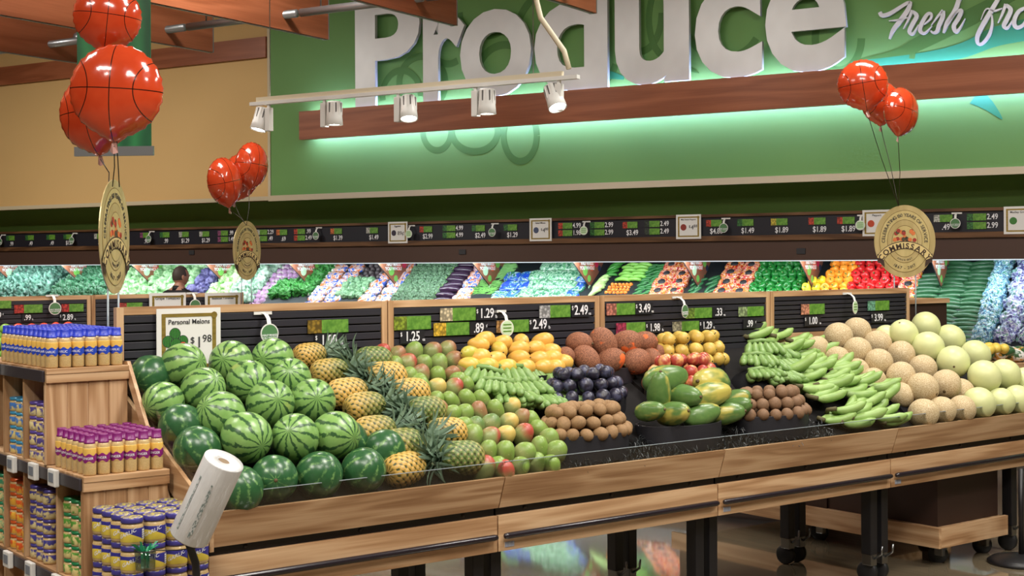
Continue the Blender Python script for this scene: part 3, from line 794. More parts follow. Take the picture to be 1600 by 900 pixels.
# pineapples
def pine_body():
    nb, rows = 12, 13
    verts, faces, cols = [], [], []
    seg, rings = 60, 46
    L, Rm = .088, .056
    for i in range(rings + 1):
        t = i / rings; z = -L + 2 * L * t
        prof = (1 - abs(2 * t - 1) ** 3.2) ** .5 if 0 < t < 1 else .0
        r0 = Rm * (.12 + .88 * prof) * (1 - .10 * (2 * t - 1))
        for k in range(seg):
            a = 2 * PI * k / seg
            uu = a / (2 * PI) * nb; vv = t * rows
            p1 = (uu + vv / 2) % 1.0; p2 = (uu - vv / 2) % 1.0
            e = math.sin(PI * p1) * math.sin(PI * p2)
            e = e ** .5
            tip = max(0, (e - .80) / .2)
            r = r0 * (1 + .13 * e - .05 * tip) 
            verts.append((r * math.cos(a), r * math.sin(a), z)); cols.append(e)
    for i in range(rings):
        for k in range(seg):
            faces.append((i * seg + k, i * seg + (k + 1) % seg, (i + 1) * seg + (k + 1) % seg, (i + 1) * seg + k))
    faces.append(tuple(range(seg))[::-1]); faces.append(tuple(rings * seg + k for k in range(seg)))
    def fn(g):
        a = g.node('ShaderNodeAttribute', attribute_name='eye'); e = X(g, a.outputs['Fac'])
        n = g.noise(None, 9, 2, .5, rnd=11.0); n2 = g.noise(None, 160, 2, .6)
        green = sr(104, 124, 62); gold = sr(206, 164, 80)
        z = g.xyz()[2]
        skin = g.mix((n * .7 + g.rand() * .9 - z * 3.0).step(.45, 1.2), green, gold)
        c = g.mix(e.step(.25, .62), sr(58, 66, 26), skin)
        return g.mix(e.step(.80, .97) * .75, c, g.mix(n2, sr(150, 116, 76), sr(224, 196, 150)))
    me = mesh_from('pineapple', verts, faces, M('pineapple_rind', rough=.5, fn=fn), True)
    at = me.attributes.new('eye', 'FLOAT', 'POINT')
    at.data.foreach_set('value', cols)
    return me
LEAF = M('pineapple_leaf', rough=.4, fn=lambda g: g.mix(g.noise(None, 25, 2, rnd=3.0), sr(62, 94, 72), sr(144, 166, 142)))
def crown_me(seed, n=34, ln=.115):
    q = random.Random(seed); v, f = [], []
    for i in range(n):
        t = i / n; a = i * 2.39996; tilt = .95 * (1 - t) + .12; L = ln * (.45 + .75 * math.sin(PI * (.18 + .6 * t))) * q.uniform(.85, 1.1)
        wv = .0125 * q.uniform(.8, 1.1); d = Vector((math.cos(a), math.sin(a), 0)); s = Vector((-math.sin(a), math.cos(a), 0))
        base = Vector((0, 0, .004 + .03 * t)) + d * .012 * (1 - t)
        b0 = len(v); ns = 6
        for k in range(ns + 1):
            w_ = k / ns; ang = tilt + .65 * w_ * w_ * (1 if t < .75 else .3)
            if k: pos = pos + (d * math.sin(ang) + Vector((0, 0, math.cos(ang)))) * L / ns
            else: pos = base
            ww = wv * (1 - w_) ** .7 * (.75 + .5 * w_)
            up = d * -math.cos(ang) + Vector((0, 0, math.sin(ang)))
            v += [pos - s * ww + up * ww * .35, pos, pos + s * ww + up * ww * .35]
            if k:
                c = b0 + 3 * k
                f += [(c - 3, c - 2, c + 1, c), (c - 2, c - 1, c + 2, c + 1)]
    return mesh_from('crown', v, f, LEAF, True)
PB = pine_body(); CROWNS = [crown_me(i) for i in range(4)]
def pineapple(px, py, off, side, tilt=0, sc=1.0):
    u_, d_, z_ = on_deck(px, py, off)
    o = me_obj('pineapple', PB, None, T(u_, d_, z_), (0, 0, 0), sc)
    ax = (U * side + V * R.uniform(-.15, .25) + Vector((0, 0, .10 + tilt))).normalized()
    o.rotation_euler = (ax.to_track_quat('Z', 'Y') @ Euler((0, 0, R.uniform(0, 6))).to_quaternion()).to_euler()
    tag(o, 'pineapple with crown pointing %s' % ('at the green mangoes' if side > 0 else 'at the watermelons'), 'pineapple', 'pineapples crowns to the mangoes' if side > 0 else 'pineapples crowns to the watermelons')
    me_obj('crown', CROWNS[R.randrange(4)], o, (0, 0, .078), (R.uniform(-.1, .1), R.uniform(-.1, .1), 0))
for (x, y, side, sc) in ((95, 140, 1, .85), (220, 245, 1, .92), (330, 375, 1, 1.0), (440, 465, 1, 1.0), (500, 615, 1, 1.0), (665, 705, 1, 1.1), (690, 850, 1, 1.05),
                         (490, 170, -1, .95), (570, 275, -1, 1.05), (720, 375, -1, 1.0), (820, 490, -1, 1.0), (945, 625, -1, 1.0), (1040, 780, -1, 1.08)):
    off = .10 if y < 700 else .085
    if y > 840: off = .06
    pineapple(460 + x / 4, 520 + y / 4, off, side, 0, sc)
riser(-.60, .04, .17, .80, .03, 'black display riser under the pineapples')

# mangoes
def mango_fn(g):
    x, y, z = g.xyz(); n = g.noise(None, 16, 2, .5, rnd=7.0)
    f = (n * .9 + (x + z) * 7.0 + g.rand() * .12).step(.34, .78)
    base = g.mix(g.noise(None, 22, 2, .5, rnd=4.0), sr(112, 130, 76), sr(152, 156, 98))
    c = g.mix(f * .9, base, g.ocol())
    return g.mix(g.noise(None, 190, 1, .5).step(.68, .75) * .5, c, sr(206, 206, 140))
MANGO = M('mango_skin', rough=.38, fn=mango_fn)
proto('mango', egg('mango', MANGO, .034, .039, .054, skew=.10, bump=.05, bend=.003, seg=22, rings=14), ('stem_scar', lathe_me('stem_scar', [(.001, -.001), (.004, -.001), (.003, .002), (.001, .002)], STEM, 8), (0, 0, .0485)))
GRN = sr(120, 150, 66); RED = sr(172, 58, 56); RG = sr(150, 100, 72); YEL = sr(206, 176, 96); DGR = sr(92, 124, 66)
MANGOS = [(640, 150, RG), (745, 130, GRN), (855, 128, RG), (950, 122, RG), (700, 205, RED), (805, 205, GRN), (900, 207, GRN), (990, 182, RG), (545, 135, RED), (790, 270, RG), (895, 278, GRN), (985, 270, RG), (1065, 247, RED), (615, 215, GRN),
    (715, 290, GRN), (880, 352, YEL), (795, 350, GRN), (990, 350, RED), (1080, 335, GRN), (1165, 325, GRN), (1250, 385, DGR), (980, 430, GRN), (880, 435, GRN), (1085, 420, GRN), (1175, 425, GRN), (1060, 520, GRN), (975, 520, GRN), (1155, 505, RG),
    (1260, 490, GRN), (1355, 475, YEL), (1045, 595, GRN), (1130, 600, DGR), (1220, 585, DGR), (1330, 570, YEL), (1420, 545, RG), (1105, 662, GRN), (1215, 668, RED), (1310, 650, YEL), (1430, 645, RED), (1535, 615, GRN), (1210, 750, GRN),
    (1315, 760, GRN), (1430, 765, GRN), (1535, 725, GRN), (1630, 755, GRN), (1590, 680, GRN), (1180, 860, RED), (1270, 850, GRN), (1310, 870, RED), (1500, 830, GRN), (1600, 835, GRN), (1400, 850, GRN), (910, 500, RG), (770, 320, GRN),
    (1020, 310, GRN), (1490, 560, GRN)]
for (x, y, c) in MANGOS:
    off = .075 if y < 790 else .042
    u_, d_, z_ = on_deck(460 + x / 4, 520 + y / 4, off)
    ang = TA + R.uniform(-.5, .9)
    rot = (R.uniform(.2, .8), R.uniform(-.7, .2), ang)
    red = c is RED or c is RG
    fruit('mango', 'mango', T(u_, d_, z_), ('red-blushed mango among the green mangoes' if red else 'green to yellow-green mango in the mango heap'), 'mango', 'red-blushed mangoes' if red else 'green mangoes', rot=rot, sc=R.uniform(.94, 1.08) * (1.08 if y > 600 else 1.0), col=c)
riser(.05, .43, .13, .80, .035, 'black display riser under the green mangoes')

# ------------------------------------------------------------------ round black tubs
def tub(u_, dfront, zrim, rx, ry, h, label):
    segs = 40; me = lathe_me('tub', [(.90, 0), (.978, 0), (.98, .0008), (.981, .003), (.999, h - .003), (1.0, h - .0008), (.998, h), (.957, h), (.955, h - .001), (.95, h - .004), (.93, h * .45), (.02, h * .42)], BLACKP, segs)
    for v in me.vertices: v.co.x *= rx; v.co.y *= ry
    o = me_obj('tub', me, None, T(u_, dfront + ry, zrim - h), (0, 0, TA))
    tag(o, label, 'tub', 'black fruit tubs')
    return u_, dfront + ry, zrim
def tub_stand(u_, dc, rx, ry, ztop, label):
    zb = DZ0 + DK * dc
    if ztop - zb < .02: return
    me = lathe_me('tub_riser', [(.7, 0), (.8, 0), (.8, ztop - zb - .001), (.7, ztop - zb - .001)], RISE, 28, smooth=False)
    for v in me.vertices: v.co.x *= rx; v.co.y *= ry
    o = me_obj('tub_riser', me, None, T(u_, dc, zb), (0, 0, TA)); tag(o, label, 'riser')
def heap(kind, name, cu, cd, z0, rx, ry, rad, layers, label, cat, group, rot='roll', jit=.12, shrink=1.75, sc=(.92, 1.08), cols=None, vh=1.45, fill=.95):
    ax, ay = rx - rad * .55, ry - rad * .55
    n_l = 0; z = z0
    while n_l < layers and ax > 0:
        per = PI * (3 * (ax + ay) - math.sqrt((3 * ax + ay) * (ax + 3 * ay)))
        rr = 0
        bx, by = ax, ay
        while bx > rad * .3 and by > rad * .2:
            per = PI * (3 * (bx + by) - math.sqrt(abs((3 * bx + by) * (bx + 3 * by))))
            n = max(1, int(per / (2 * rad * fill)))
            a0 = R.uniform(0, 6.28)
            for k in range(n):
                a = a0 + 2 * PI * k / n
                # only what can be seen: outer ring, and the whole of the top layer
                if rr == 0 or n_l == layers - 1:
                    rt = (R.uniform(-.6, .6) + PI / 2, R.uniform(-.4, .4), TA + R.uniform(-.6, .6) + (a if rot == 'radial' else 0)) if rot != 'rand' else None
                    fruit(kind, name, T(cu + bx * math.cos(a) + R.uniform(-jit, jit) * rad, cd + by * math.sin(a) + R.uniform(-jit, jit) * rad, z + R.uniform(-.1, .1) * rad + rr * rad * .35), label, cat, group, rot=rt, sc=R.uniform(*sc), col=R.choice(cols) if cols else None)
            bx -= rad * 1.9; by -= rad * 1.9; rr += 1
        if by <= rad * .2 and rr == 0: break
        ax -= rad * shrink * .55; ay -= rad * shrink * .55; z += rad * vh; n_l += 1
KIWI = M('kiwi_fuzz', rough=.75, fn=lambda g: (g.mix(g.noise(None, 120, 3, .7), sr(112, 84, 54), sr(166, 132, 92)), g.bump(g.noise(None, 400, 2), .3, .002)))
SAPO = M('sapodilla_skin', rough=.7, fn=lambda g: g.mix(g.noise(None, 90, 3, .7), sr(98, 72, 50), sr(146, 112, 82)))
PLUM = M('plum_skin', rough=.36, fn=lambda g: g.mix(g.noise(None, 26, 3, .6, rnd=5.0).step(.42, .72), sr(34, 31, 46), sr(80, 82, 108)))
PEACH = M('nectarine_skin', rough=.34, fn=lambda g: g.mix(g.noise(None, 22, 2, .5, rnd=6.0).step(.46, .66), sr(166, 66, 56), sr(222, 164, 104)))
AMAN = M('yellow_mango_skin', rough=.35, fn=lambda g: g.mix(g.noise(None, 18, 2, .5, rnd=6.0).step(.35, .75), g.ocol(), sr(226, 178, 84)))
SMAN = M('small_mango_skin', rough=.4, fn=lambda g: g.mix(g.noise(None, 20, 2, .5, rnd=6.0).step(.3, .75), sr(188, 156, 70), sr(222, 188, 92)))
def mamey_fn(g):
    n = g.noise(None, 9, 3, .6, rnd=13.0); n2 = g.noise(g.scale(None, 1, 1, 1), 220, 2, .7)
    return g.mix(n.step(.61, .66), g.mix(n2.step(.3, .7), sr(96, 56, 36), sr(164, 106, 76)), sr(232, 104, 42)), g.bump(n2, .3, .002)
MAMEY = M('mamey_skin', rough=.75, fn=mamey_fn)
def papaya_fn(g):
    n = g.noise(g.scale(None, 1, 1, .45), 11, 3, .55, rnd=9.0)
    return g.mix((n + (g.rand() - .5) * .22).step(.50, .64), g.mix(g.noise(None, 40, 2), sr(66, 104, 50), sr(104, 134, 72)), sr(184, 172, 84))
PAPAYA = M('papaya_skin', rough=.32, fn=papaya_fn)
proto('kiwi', egg('kiwi', KIWI, .029, .028, .034, seg=16, rings=10), ('blossom_end', lathe_me('blossom_end', [(.001, -.002), (.006, -.002), (.004, .0025), (.001, .0025)], STEM, 8), (0, 0, .030)))
proto('sapo', egg('sapodilla', SAPO, .0305, .0305, .0305, bump=.04, seg=16, rings=10), ('stem_end', lathe_me('stem_end', [(.001, -.002), (.006, -.002), (.004, .002), (.001, .002)], STEM, 8), (0, 0, .027)))
proto('plum', egg('plum', PLUM, .033, .032, .031, dent=.12, seg=18, rings=12), ('stem_dimple', lathe_me('stem_dimple', [(.0005, -.004), (.0016, -.004), (.0014, .004), (.0005, .004)], STEM, 6), (0, 0, .027)))
proto('peach', egg('nectarine', PEACH, .034, .033, .032, dent=.10, seg=18, rings=12), ('stem_dimple', lathe_me('stem_dimple', [(.0005, -.004), (.0016, -.004), (.0014, .003), (.0005, .003)], STEM, 6), (0, 0, .028)))
proto('aman', egg('yellow_mango', AMAN, .034, .037, .054, skew=.12, bend=.006, seg=18, rings=12), ('stem_scar', lathe_me('stem_scar', [(.0005, -.001), (.004, -.001), (.003, .003), (.0005, .003)], RUBBER, 8), (.003, 0, .0535)))
proto('sman', egg('small_mango', SMAN, .035, .033, .037, skew=.06, seg=18, rings=12), ('stem_scar', lathe_me('stem_scar', [(.0005, -.001), (.004, -.001), (.003, .002), (.0005, .002)], RUBBER, 8), (0, 0, .0365)))
proto('mamey', egg('mamey', MAMEY, .056, .056, .070, skew=-.05, seg=24, rings=14), ('stem_end', lathe_me('stem_end', [(.001, -.002), (.009, -.002), (.006, .005), (.001, .005)], STEM, 8), (0, 0, .069)))
proto('papaya', lathe_me('papaya', [(.004, -.10), (.024, -.094), (.045, -.072), (.056, -.035), (.056, 0), (.048, .04), (.038, .07), (.024, .09), (.012, .096)], PAPAYA, 24, 5, .07, 1), ('stem_end', lathe_me('stem_end', [(.001, -.002), (.008, -.002), (.006, .008), (.001, .008)], STEM, 8), (0, 0, .095)))
TX, TY = .232, .140
a = tub(.575, .07, .885, TX, TY, .115, 'round black tub of fuzzy brown kiwis beside the green mangoes')
heap('kiwi', 'kiwi', a[0], a[1], a[2] + .006, TX, TY, .030, 3, 'fuzzy brown kiwi heaped in the tub beside the green mangoes', 'kiwi', 'kiwis')
a = tub(1.14, .07, .885, TX, TY, .115, 'round black tub of green papayas')
# papayas placed one by one: a ring below, big ones on top
for (x, y, D, sc, yaw, pit) in ((65, 610, .16, .78, .2, 1.4), (210, 625, .12, .95, 0, 1.35), (385, 635, .12, .95, 1.2, 1.3), (535, 625, .15, .92, .7, 1.4), (600, 590, .19, .85, .4, 1.2), (120, 485, .20, .95, .1, .25), (275, 520, .18, .98, .1, 1.5), (440, 510, .18, 1.05, 1.25, 1.35), (160, 410, .26, 1.15, 1.35, 1.4), (440, 430, .27, 1.25, -1.3, 1.45), (590, 540, .24, .85, .6, 1.2)):
    p_ = on_plane(1000 + x / 4, 490 + y / 4, F01 + V * D, V)
    fruit('papaya', 'papaya', p_, 'green and yellow papaya piled in the black tub', 'papaya', 'papayas', rot=(pit, R.uniform(-.3, .3), TA + yaw), sc=sc)
a = tub(1.735, .07, .885, TX, TY, .115, 'round black tub of brown sapodillas beside the plantains')
heap('sapo', 'sapodilla', a[0], a[1], a[2] + .006, TX, TY, .031, 3, 'round brown sapodilla heaped in the tub beside the plantains', 'sapodilla', 'sapodillas')
a = tub(.81, .345, .998, TX * .97, TY * .9, .09, 'round black tub of dark plums'); tub_stand(a[0], a[1], TX, TY * .7, .998 - .09, 'black riser under the plum tub')
heap('plum', 'plum', a[0], a[1], a[2] + .01, TX * .97, TY * .9, .034, 3, 'dark purple plum heaped in the black tub', 'plum', 'plums', rot='rand')
a = tub(1.425, .345, 1.03, TX * .97, TY * .9, .09, 'round black tub of red nectarines'); tub_stand(a[0], a[1], TX, TY * .7, 1.03 - .09, 'black riser under the nectarine tub')
heap('peach', 'nectarine', a[0], a[1], a[2] + .006, TX * .97, TY * .9, .034, 3, 'red and yellow nectarine heaped in the black tub', 'nectarine', 'nectarines', rot='rand')
a = tub(1.07, .575, 1.105, TX * .98, TY * .88, .075, 'round black tub of large brown mameys'); tub_stand(a[0], a[1], TX, TY * .7, 1.105 - .075, 'black riser under the mamey tub')
for (x, y, D, sc) in ((740, 145, .69, .95), (890, 150, .67, 1.18), (1035, 145, .68, 1.12), (1145, 140, .70, .98), (655, 230, .66, .8), (785, 245, .62, 1.05), (935, 255, .61, 1.05), (1095, 260, .61, 1.12), (1195, 240, .64, .85), (1225, 215, .70, .8)):
    p_ = on_plane(720 + x / 4, 500 + y / 4, F01 + V * D, V)
    fruit('mamey', 'mamey', p_, 'large rough brown mamey with orange scratches', 'mamey', 'mameys', sc=sc)
a = tub(1.69, .575, 1.10, TX * .98, TY * .88, .07, 'round black tub of small yellow mangoes'); tub_stand(a[0], a[1], TX, TY * .7, 1.10 - .07, 'black riser under the small mango tub')
heap('sman', 'small_mango', a[0], a[1], a[2] + .012, TX * .99, TY * .9, .036, 3, 'small round yellow mango stacked in the tub', 'mango', 'small yellow mangoes', shrink=1.2, vh=1.55)
# yellow mangoes heaped at the back of the mango table
AY = sr(216, 166, 76); AG = sr(176, 176, 70)
for (x, y, c) in ((60, 210, AG), (110, 155, AY), (150, 122, AY), (260, 140, AY), (375, 135, AY), (510, 130, AY), (240, 185, AG), (360, 180, AY), (465, 175, AY), (560, 195, AY), (110, 235, AY), (220, 243, AY), (360, 240, AY), (492, 245, AY), (565, 240, AY),
                  (55, 280, AG), (160, 288, AG), (285, 297, AG), (400, 297, AY), (520, 295, AY), (585, 295, AY), (630, 265, AY)):
    D = .735 - .14 * (y - 120) / 180
    p_ = on_plane(720 + x / 4, 500 + y / 4, F01 + V * D, V)
    fruit('aman', 'yellow_mango', p_, 'long yellow mango heaped below the $2.49 price card', 'mango', 'yellow mangoes', rot=(PI / 2 + R.uniform(-.2, .2), R.uniform(-.3, .3), TA + R.choice((1.2, 1.5, -1.4, .9, -.5)) + R.uniform(-.3, .3)), sc=R.uniform(.92, 1.06), col=c)
tub_stand(.62, .685, .19, .17, 1.10, 'black riser under the yellow mangoes')

# ------------------------------------------------------------------ bananas and plantains
BAN = M('green_banana_skin', rough=.42, fn=lambda g: g.mix(g.noise(None, 30, 2, rnd=5.0), sr(90, 130, 62), sr(142, 170, 100)))
PLA = M('plantain_skin', rough=.45, fn=lambda g: g.mix(g.noise(None, 60, 4, .7, rnd=5.0).step(.62, .74) * .7, g.mix(g.noise(None, 14, 2, rnd=3.0), sr(112, 150, 70), sr(160, 188, 110)), sr(70, 84, 40)))
CRN = M('banana_crown', sr(84, 78, 44), .7)
def finger_me(L, r, bend, mat, sides=7):
    pts, rad = [], []
    n = 10
    for i in range(n + 1):
        t = i / n; a = bend * (t - .15)
        pts.append((0, -L * math.sin(bend * t) / bend, L * (1 - math.cos(bend * t)) / bend))
        rad.append(r * min(1, .28 + 3.2 * t if t < .25 else 1, max(.22, (1.03 - t) * 5.2) if t > .8 else 1))
    return tube_me('banana', pts, rad, mat, sides)
BF = finger_me(.092, .0185, .75, BAN, 8); PF = finger_me(.19, .025, .85, PLA, 7)
def hand(name, kind, loc, rotz, pitch, n, label, cat, group, roll=0, tiers=2):
    t = thing(name, label, cat, loc, 0, group); t.rotation_euler = (pitch, roll, rotz)
    if kind == 'baby':
        me_obj('crown', tube_me('crown', [(-.012 * n, .005, 0), (0, .014, .004), (.012 * n, .005, 0)], .012, BAN, 6), t)
        for q in range(tiers):
            for k in range(n):
                f = (k - (n - 1) / 2)
                me_obj('banana', BF, t, (f * .027, -.005 + .006 * q, .014 - .026 * q), (-.12 * q + R.uniform(-.12, .12) + .1, R.uniform(-.1, .1), f * .13 + R.uniform(-.05, .05)), R.uniform(.9, 1.1))
    else:
        me_obj('crown', tube_me('crown', [(-.014 * n, .0, 0), (0, .02, .0), (.014 * n, 0, 0)], .012, CRN, 6), t)
        for k in range(n):
            f = (k - (n - 1) / 2)
            me_obj('banana', PF, t, (f * .028, 0, abs(f) * -.004), (R.uniform(-.12, .12), f * .35 + R.uniform(-.1, .1), f * .22), R.uniform(.88, 1.08))
    return t
BB = 'green baby banana hand piled beside the %s'
for (px, py, D, n, yaw, pit, roll) in ((768, 588, .53, 6, -.5, .5, .25), (800, 584, .56, 6, 0, .6, 0), (835, 585, .60, 7, .5, .5, 0), (868, 592, .59, 6, .9, .35, -.1), (785, 606, .45, 6, -.35, .35, .15), (820, 606, .49, 7, .15, .45, 0), (858, 612, .51, 7, .7, .3, -.1), (806, 624, .41, 6, .1, .25, 0), (842, 628, .43, 7, .45, .3, 0), (878, 630, .44, 5, .95, .2, -.1)):
    p_ = on_plane(px - 6, py - 9, F01 + V * (D + .02), V)
    hand('baby_banana_hand', 'baby', p_, TA + yaw * .7 - .25, pit + .45, n, BB % 'plum tub', 'bananas', 'baby bananas by the plums', roll)
for (px, py, D, n, yaw, pit, roll) in ((1190, 545, .58, 6, -.6, .45, 0), (1215, 552, .58, 6, .2, .5, 0), (1183, 565, .50, 6, -.7, .3, 0), (1208, 572, .48, 7, 0, .35, 0), (1232, 572, .52, 6, .6, .3, 0), (1190, 588, .42, 6, -.4, .2, 0), (1215, 592, .40, 7, .2, .25, 0), (1236, 594, .44, 5, .7, .2, 0)):
    p_ = on_plane(px, py - 9, F01 + V * (D + .02), V)
    hand('baby_banana_hand', 'baby', p_, TA + yaw * .8, pit + .45, n, BB % 'nectarine tub', 'bananas', 'baby bananas by the nectarines', roll)
def mound(u_, d_, rx, ry, z0, z1, label):
    me = egg('banana_riser', RISE, rx, ry, z1 - z0, seg=20, rings=10)
    for v in me.vertices: v.co.z = max(v.co.z, 0)
    o = me_obj('banana_riser', me, None, T(u_, d_, z0), (0, 0, TA)); tag(o, label, 'riser')
mound(.56, .52, .16, .12, .95, 1.05, 'black riser under the baby bananas by the plums')
mound(1.93, .50, .13, .13, .94, 1.06, 'black riser under the baby bananas by the nectarines')
for (px, py, off, n, yaw) in ((1180, 524, .05, 2, 1.45), (1222, 524, .07, 2, 1.7), (1250, 532, .06, 2, 1.2), (1222, 548, .08, 3, 1.1), (1248, 558, .07, 3, 1.3), (1275, 545, .06, 3, 1.5), (1238, 580, .08, 3, 1.1), (1264, 575, .07, 3, 1.4), (1295, 568, .07, 3, 1.5),
                              (1262, 604, .08, 3, 1.3), (1300, 592, .08, 3, 1.4), (1330, 588, .06, 3, 1.6), (1285, 620, .08, 3, 1.35), (1330, 612, .08, 3, 1.45), (1366, 604, .06, 3, 1.6), (1315, 642, .07, 3, 1.3), (1355, 632, .07, 2, 1.5), (1378, 648, .06, 3, 1.5), (1330, 660, .04, 2, 1.2), (1300, 655, .03, 2, 1.1), (1205, 536, .05, 3, 1.6), (1240, 540, .08, 2, 1.0), (1262, 588, .09, 2, 1.6), (1290, 604, .09, 3, 1.1), (1345, 598, .09, 2, 1.2), (1372, 626, .07, 3, 1.5), (1340, 648, .08, 3, 1.5), (1395, 660, .04, 2, 1.4), (1312, 576, .06, 2, 1.3)):
    u_, d_, z_ = on_deck(px - 16, py, off)
    hand('plantain_hand', 'plantain', T(u_, d_, z_), TA + yaw + R.uniform(-.25, .25), R.uniform(-.05, .30), n, 'hand of green plantains spread between bananas and cantaloupes', 'plantains', 'green plantain hands', R.uniform(-.5, .4))

# ------------------------------------------------------------------ cantaloupes and honeydews
def canta_fn(g):
    v = g.voro(None, 105, 'DISTANCE_TO_EDGE'); n = g.noise(None, 20, 3, .6)
    t = v.step(.02, .16)
    return g.mix(t, sr(206, 188, 152), g.mix(n, sr(166, 142, 102), sr(190, 166, 124))), g.bump(t, .35, .002)
CANTA = M('cantaloupe_net', rough=.65, fn=canta_fn)
HONEY = M('honeydew_rind', rough=.4, fn=lambda g: g.mix(g.noise(None, 11, 3, .6, rnd=5.0), sr(186, 196, 138), sr(218, 218, 160)))
proto('canta', egg('cantaloupe', CANTA, .078, .078, .082, bump=.015, seg=28, rings=18), ('stem_scar', lathe_me('stem_scar', [(.001, -.002), (.011, -.002), (.007, .001), (.001, .001)], STEM, 10), (0, 0, .0815)))
proto('honey', egg('honeydew', HONEY, .084, .084, .088, bump=.015, seg=28, rings=18), ('stem_scar', lathe_me('stem_scar', [(.001, -.002), (.008, -.002), (.005, .001), (.001, .001)], STEM, 10), (0, 0, .0875)))
for (x, y, off, sc) in ((308, 208, .10, 1.06), (440, 165, .10, 1.0), (443, 305, .11, 1.0), (580, 255, .09, 1.0), (590, 385, .12, 1.0), (745, 330, .10, 1.0), (742, 480, .12, 1.0), (895, 425, .10, 1.0), (893, 560, .13, 1.05), (1055, 535, .12, 1.05), (160, 285, .06, .85), (300, 355, .06, .85), (440, 440, .06, .85),
                        (550, 510, .06, .9), (745, 610, .06, .85), (900, 735, .075, .98), (1025, 715, .075, .95), (1165, 705, .075, .95), (1160, 590, .07, .95)):
    put('canta', 'cantaloupe', 1240 + x / 4.433, 480 + y / 4.433, off, 'tan netted cantaloupe stacked between plantains and honeydews', 'cantaloupe', 'cantaloupes', sc=sc * .98)
for (x, y, off, sc) in ((760, 190, .16, 1.0), (915, 135, .14, 1.0), (930, 278, .16, 1.05), (1085, 220, .12, 1.0), (1105, 380, .16, 1.08), (1260, 330, .12, 1.0), (1322, 482, .17, 1.05), (1465, 465, .15, 1.0), (640, 205, .10, .8), (1285, 665, .09, 1.0), (1435, 655, .09, .9), (1550, 645, .09, .95), (1660, 620, .09, .95), (1600, 520, .12, .95)):
    put('honey', 'honeydew', 1240 + x / 4.433, 480 + y / 4.433, off, 'pale smooth honeydew melon stacked beside the cantaloupes', 'honeydew', 'honeydews', sc=sc)
riser(2.72, 3.62, .16, .80, .03, 'black display riser under the cantaloupes and honeydews')
# black shredded filler between the tubs
def grass(u0, u1, d0, d1, n, seed, label):
    q = random.Random(seed); v, f = [], []
    for i in range(n):
        u_, d_ = q.uniform(u0, u1), q.uniform(d0, d1); z_ = DZ0 + DK * d_ + .004
        a = q.uniform(0, 6.28); L = q.uniform(.02, .045); p0 = Vector((u_, d_, z_)); dr = Vector((math.cos(a), math.sin(a), 0)); sd = Vector((-dr.y, dr.x, 0)) * .0012
        b = len(v); hgt = q.uniform(.008, .03)
        for k in range(4):
            t = k / 3; c = p0 + dr * L * t + Vector((0, 0, hgt * math.sin(PI * t * .9)))
            v += [c - sd, c + sd + Vector((0, 0, .0012))]
        for k in range(3): f.append((b + 2 * k, b + 2 * k + 1, b + 2 * k + 3, b + 2 * k + 2))
    o = me_obj('shredded_filler', mesh_from('shredded_filler', v, f, M('black_filler', sr(30, 34, 36), .4)), None, T(0, 0, 0), (0, 0, TA))
    tag(o, label, 'filler', kind='stuff')
grass(.36, 2.05, .035, .20, 1500, 3, 'black shredded filler strewn around the fruit tubs')

# ------------------------------------------------------------------ stepped oak display of bottles and jars
SU1 = -TL - .035; SW = .305; SU0 = SU1 - SW             # its right and left sides along the table row
unit = thing('step_display', 'stepped oak crate display with cubbies full of bottles and jars', 'display', T(0, 0, 0), TA)
Z1, Z2, Z3 = 1.235, .894, .535                          # the three steps
D1, D2, D3 = .633, .285, -.07
DE = 1.42
def plank_wall(x0, x1, y, z0, z1, n, parent):
    wv = (x1 - x0) / n
    for i in range(n):
        box('plank', x0 + i * wv + .003, x0 + (i + 1) * wv - .003, y, y + .012, z0, z1, OAK['z'], parent, .0015)
    box('plank_backing', x0, x1, y + .0121, y + .02, z0, z1, DBROWN, parent)
plank_wall(SU0 + .001, SU1, D1 - .001, Z2 + .001, Z1 - .034, 4, unit)
plank_wall(SU0 + .001, SU1, D2 - .001, Z3 + .001, Z2 - .034, 4, unit)
plank_wall(SU0 + .001, SU1, D3 - .001, .05, Z3 - .034, 4, unit)
for (d0, d1, z) in ((D1, DE, Z1), (D2, D1 - .002, Z2), (D3, D2 - .002, Z3)):
    box('step_top', SU0, SU1, d0 - .012, d1, z - .02, z, OAK['x'], unit, .002)
    box('step_apron', SU0, SU1, d0 - .010, d0 + .008, z - .05, z - .0205, OAK['x'], unit)
# cubby shelves run through below the steps, with posts between the cubbies
box('cubby_shelf', SU0, SU1, D1 + .022, DE, Z2 - .02, Z2, OAK['y'], unit)
box('cubby_shelf', SU0, SU1, D2 + .022, DE, Z3 - .02, Z3, OAK['y'], unit)
box('cubby_floor', SU0, SU1, D3 + .022, DE, .10, .12, OAK['y'], unit)
box('cubby_back', SU1 - .03, SU1 - .02, D1 + .022, DE, Z2 + .001, Z1 - .021, OAK['z'], unit)
box('cubby_back', SU1 - .03, SU1 - .02, D2 + .022, DE, Z3 + .001, Z2 - .021, OAK['z'], unit)
for d in (.635, .855, 1.075, 1.295, DE - .016): box('cubby_post', SU0, SU1 - .031, d, d + .016, Z2 + .001, Z1 - .021, OAK['z'], unit)
for d in (.287, .515, .635, .855, 1.075, 1.295, DE - .016):
    if d == .515: d = .52
    if d == .635: continue
    box('cubby_post', SU0, SU1 - .031, d, d + .016, Z3 + .001, Z2 - .021, OAK['z'], unit)
for d in (-.065, .16, .4, .635, .855, 1.075, 1.295): box('cubby_post', SU0, SU1 - .031, d, d + .016, .121, Z3 - .021, OAK['z'], unit)
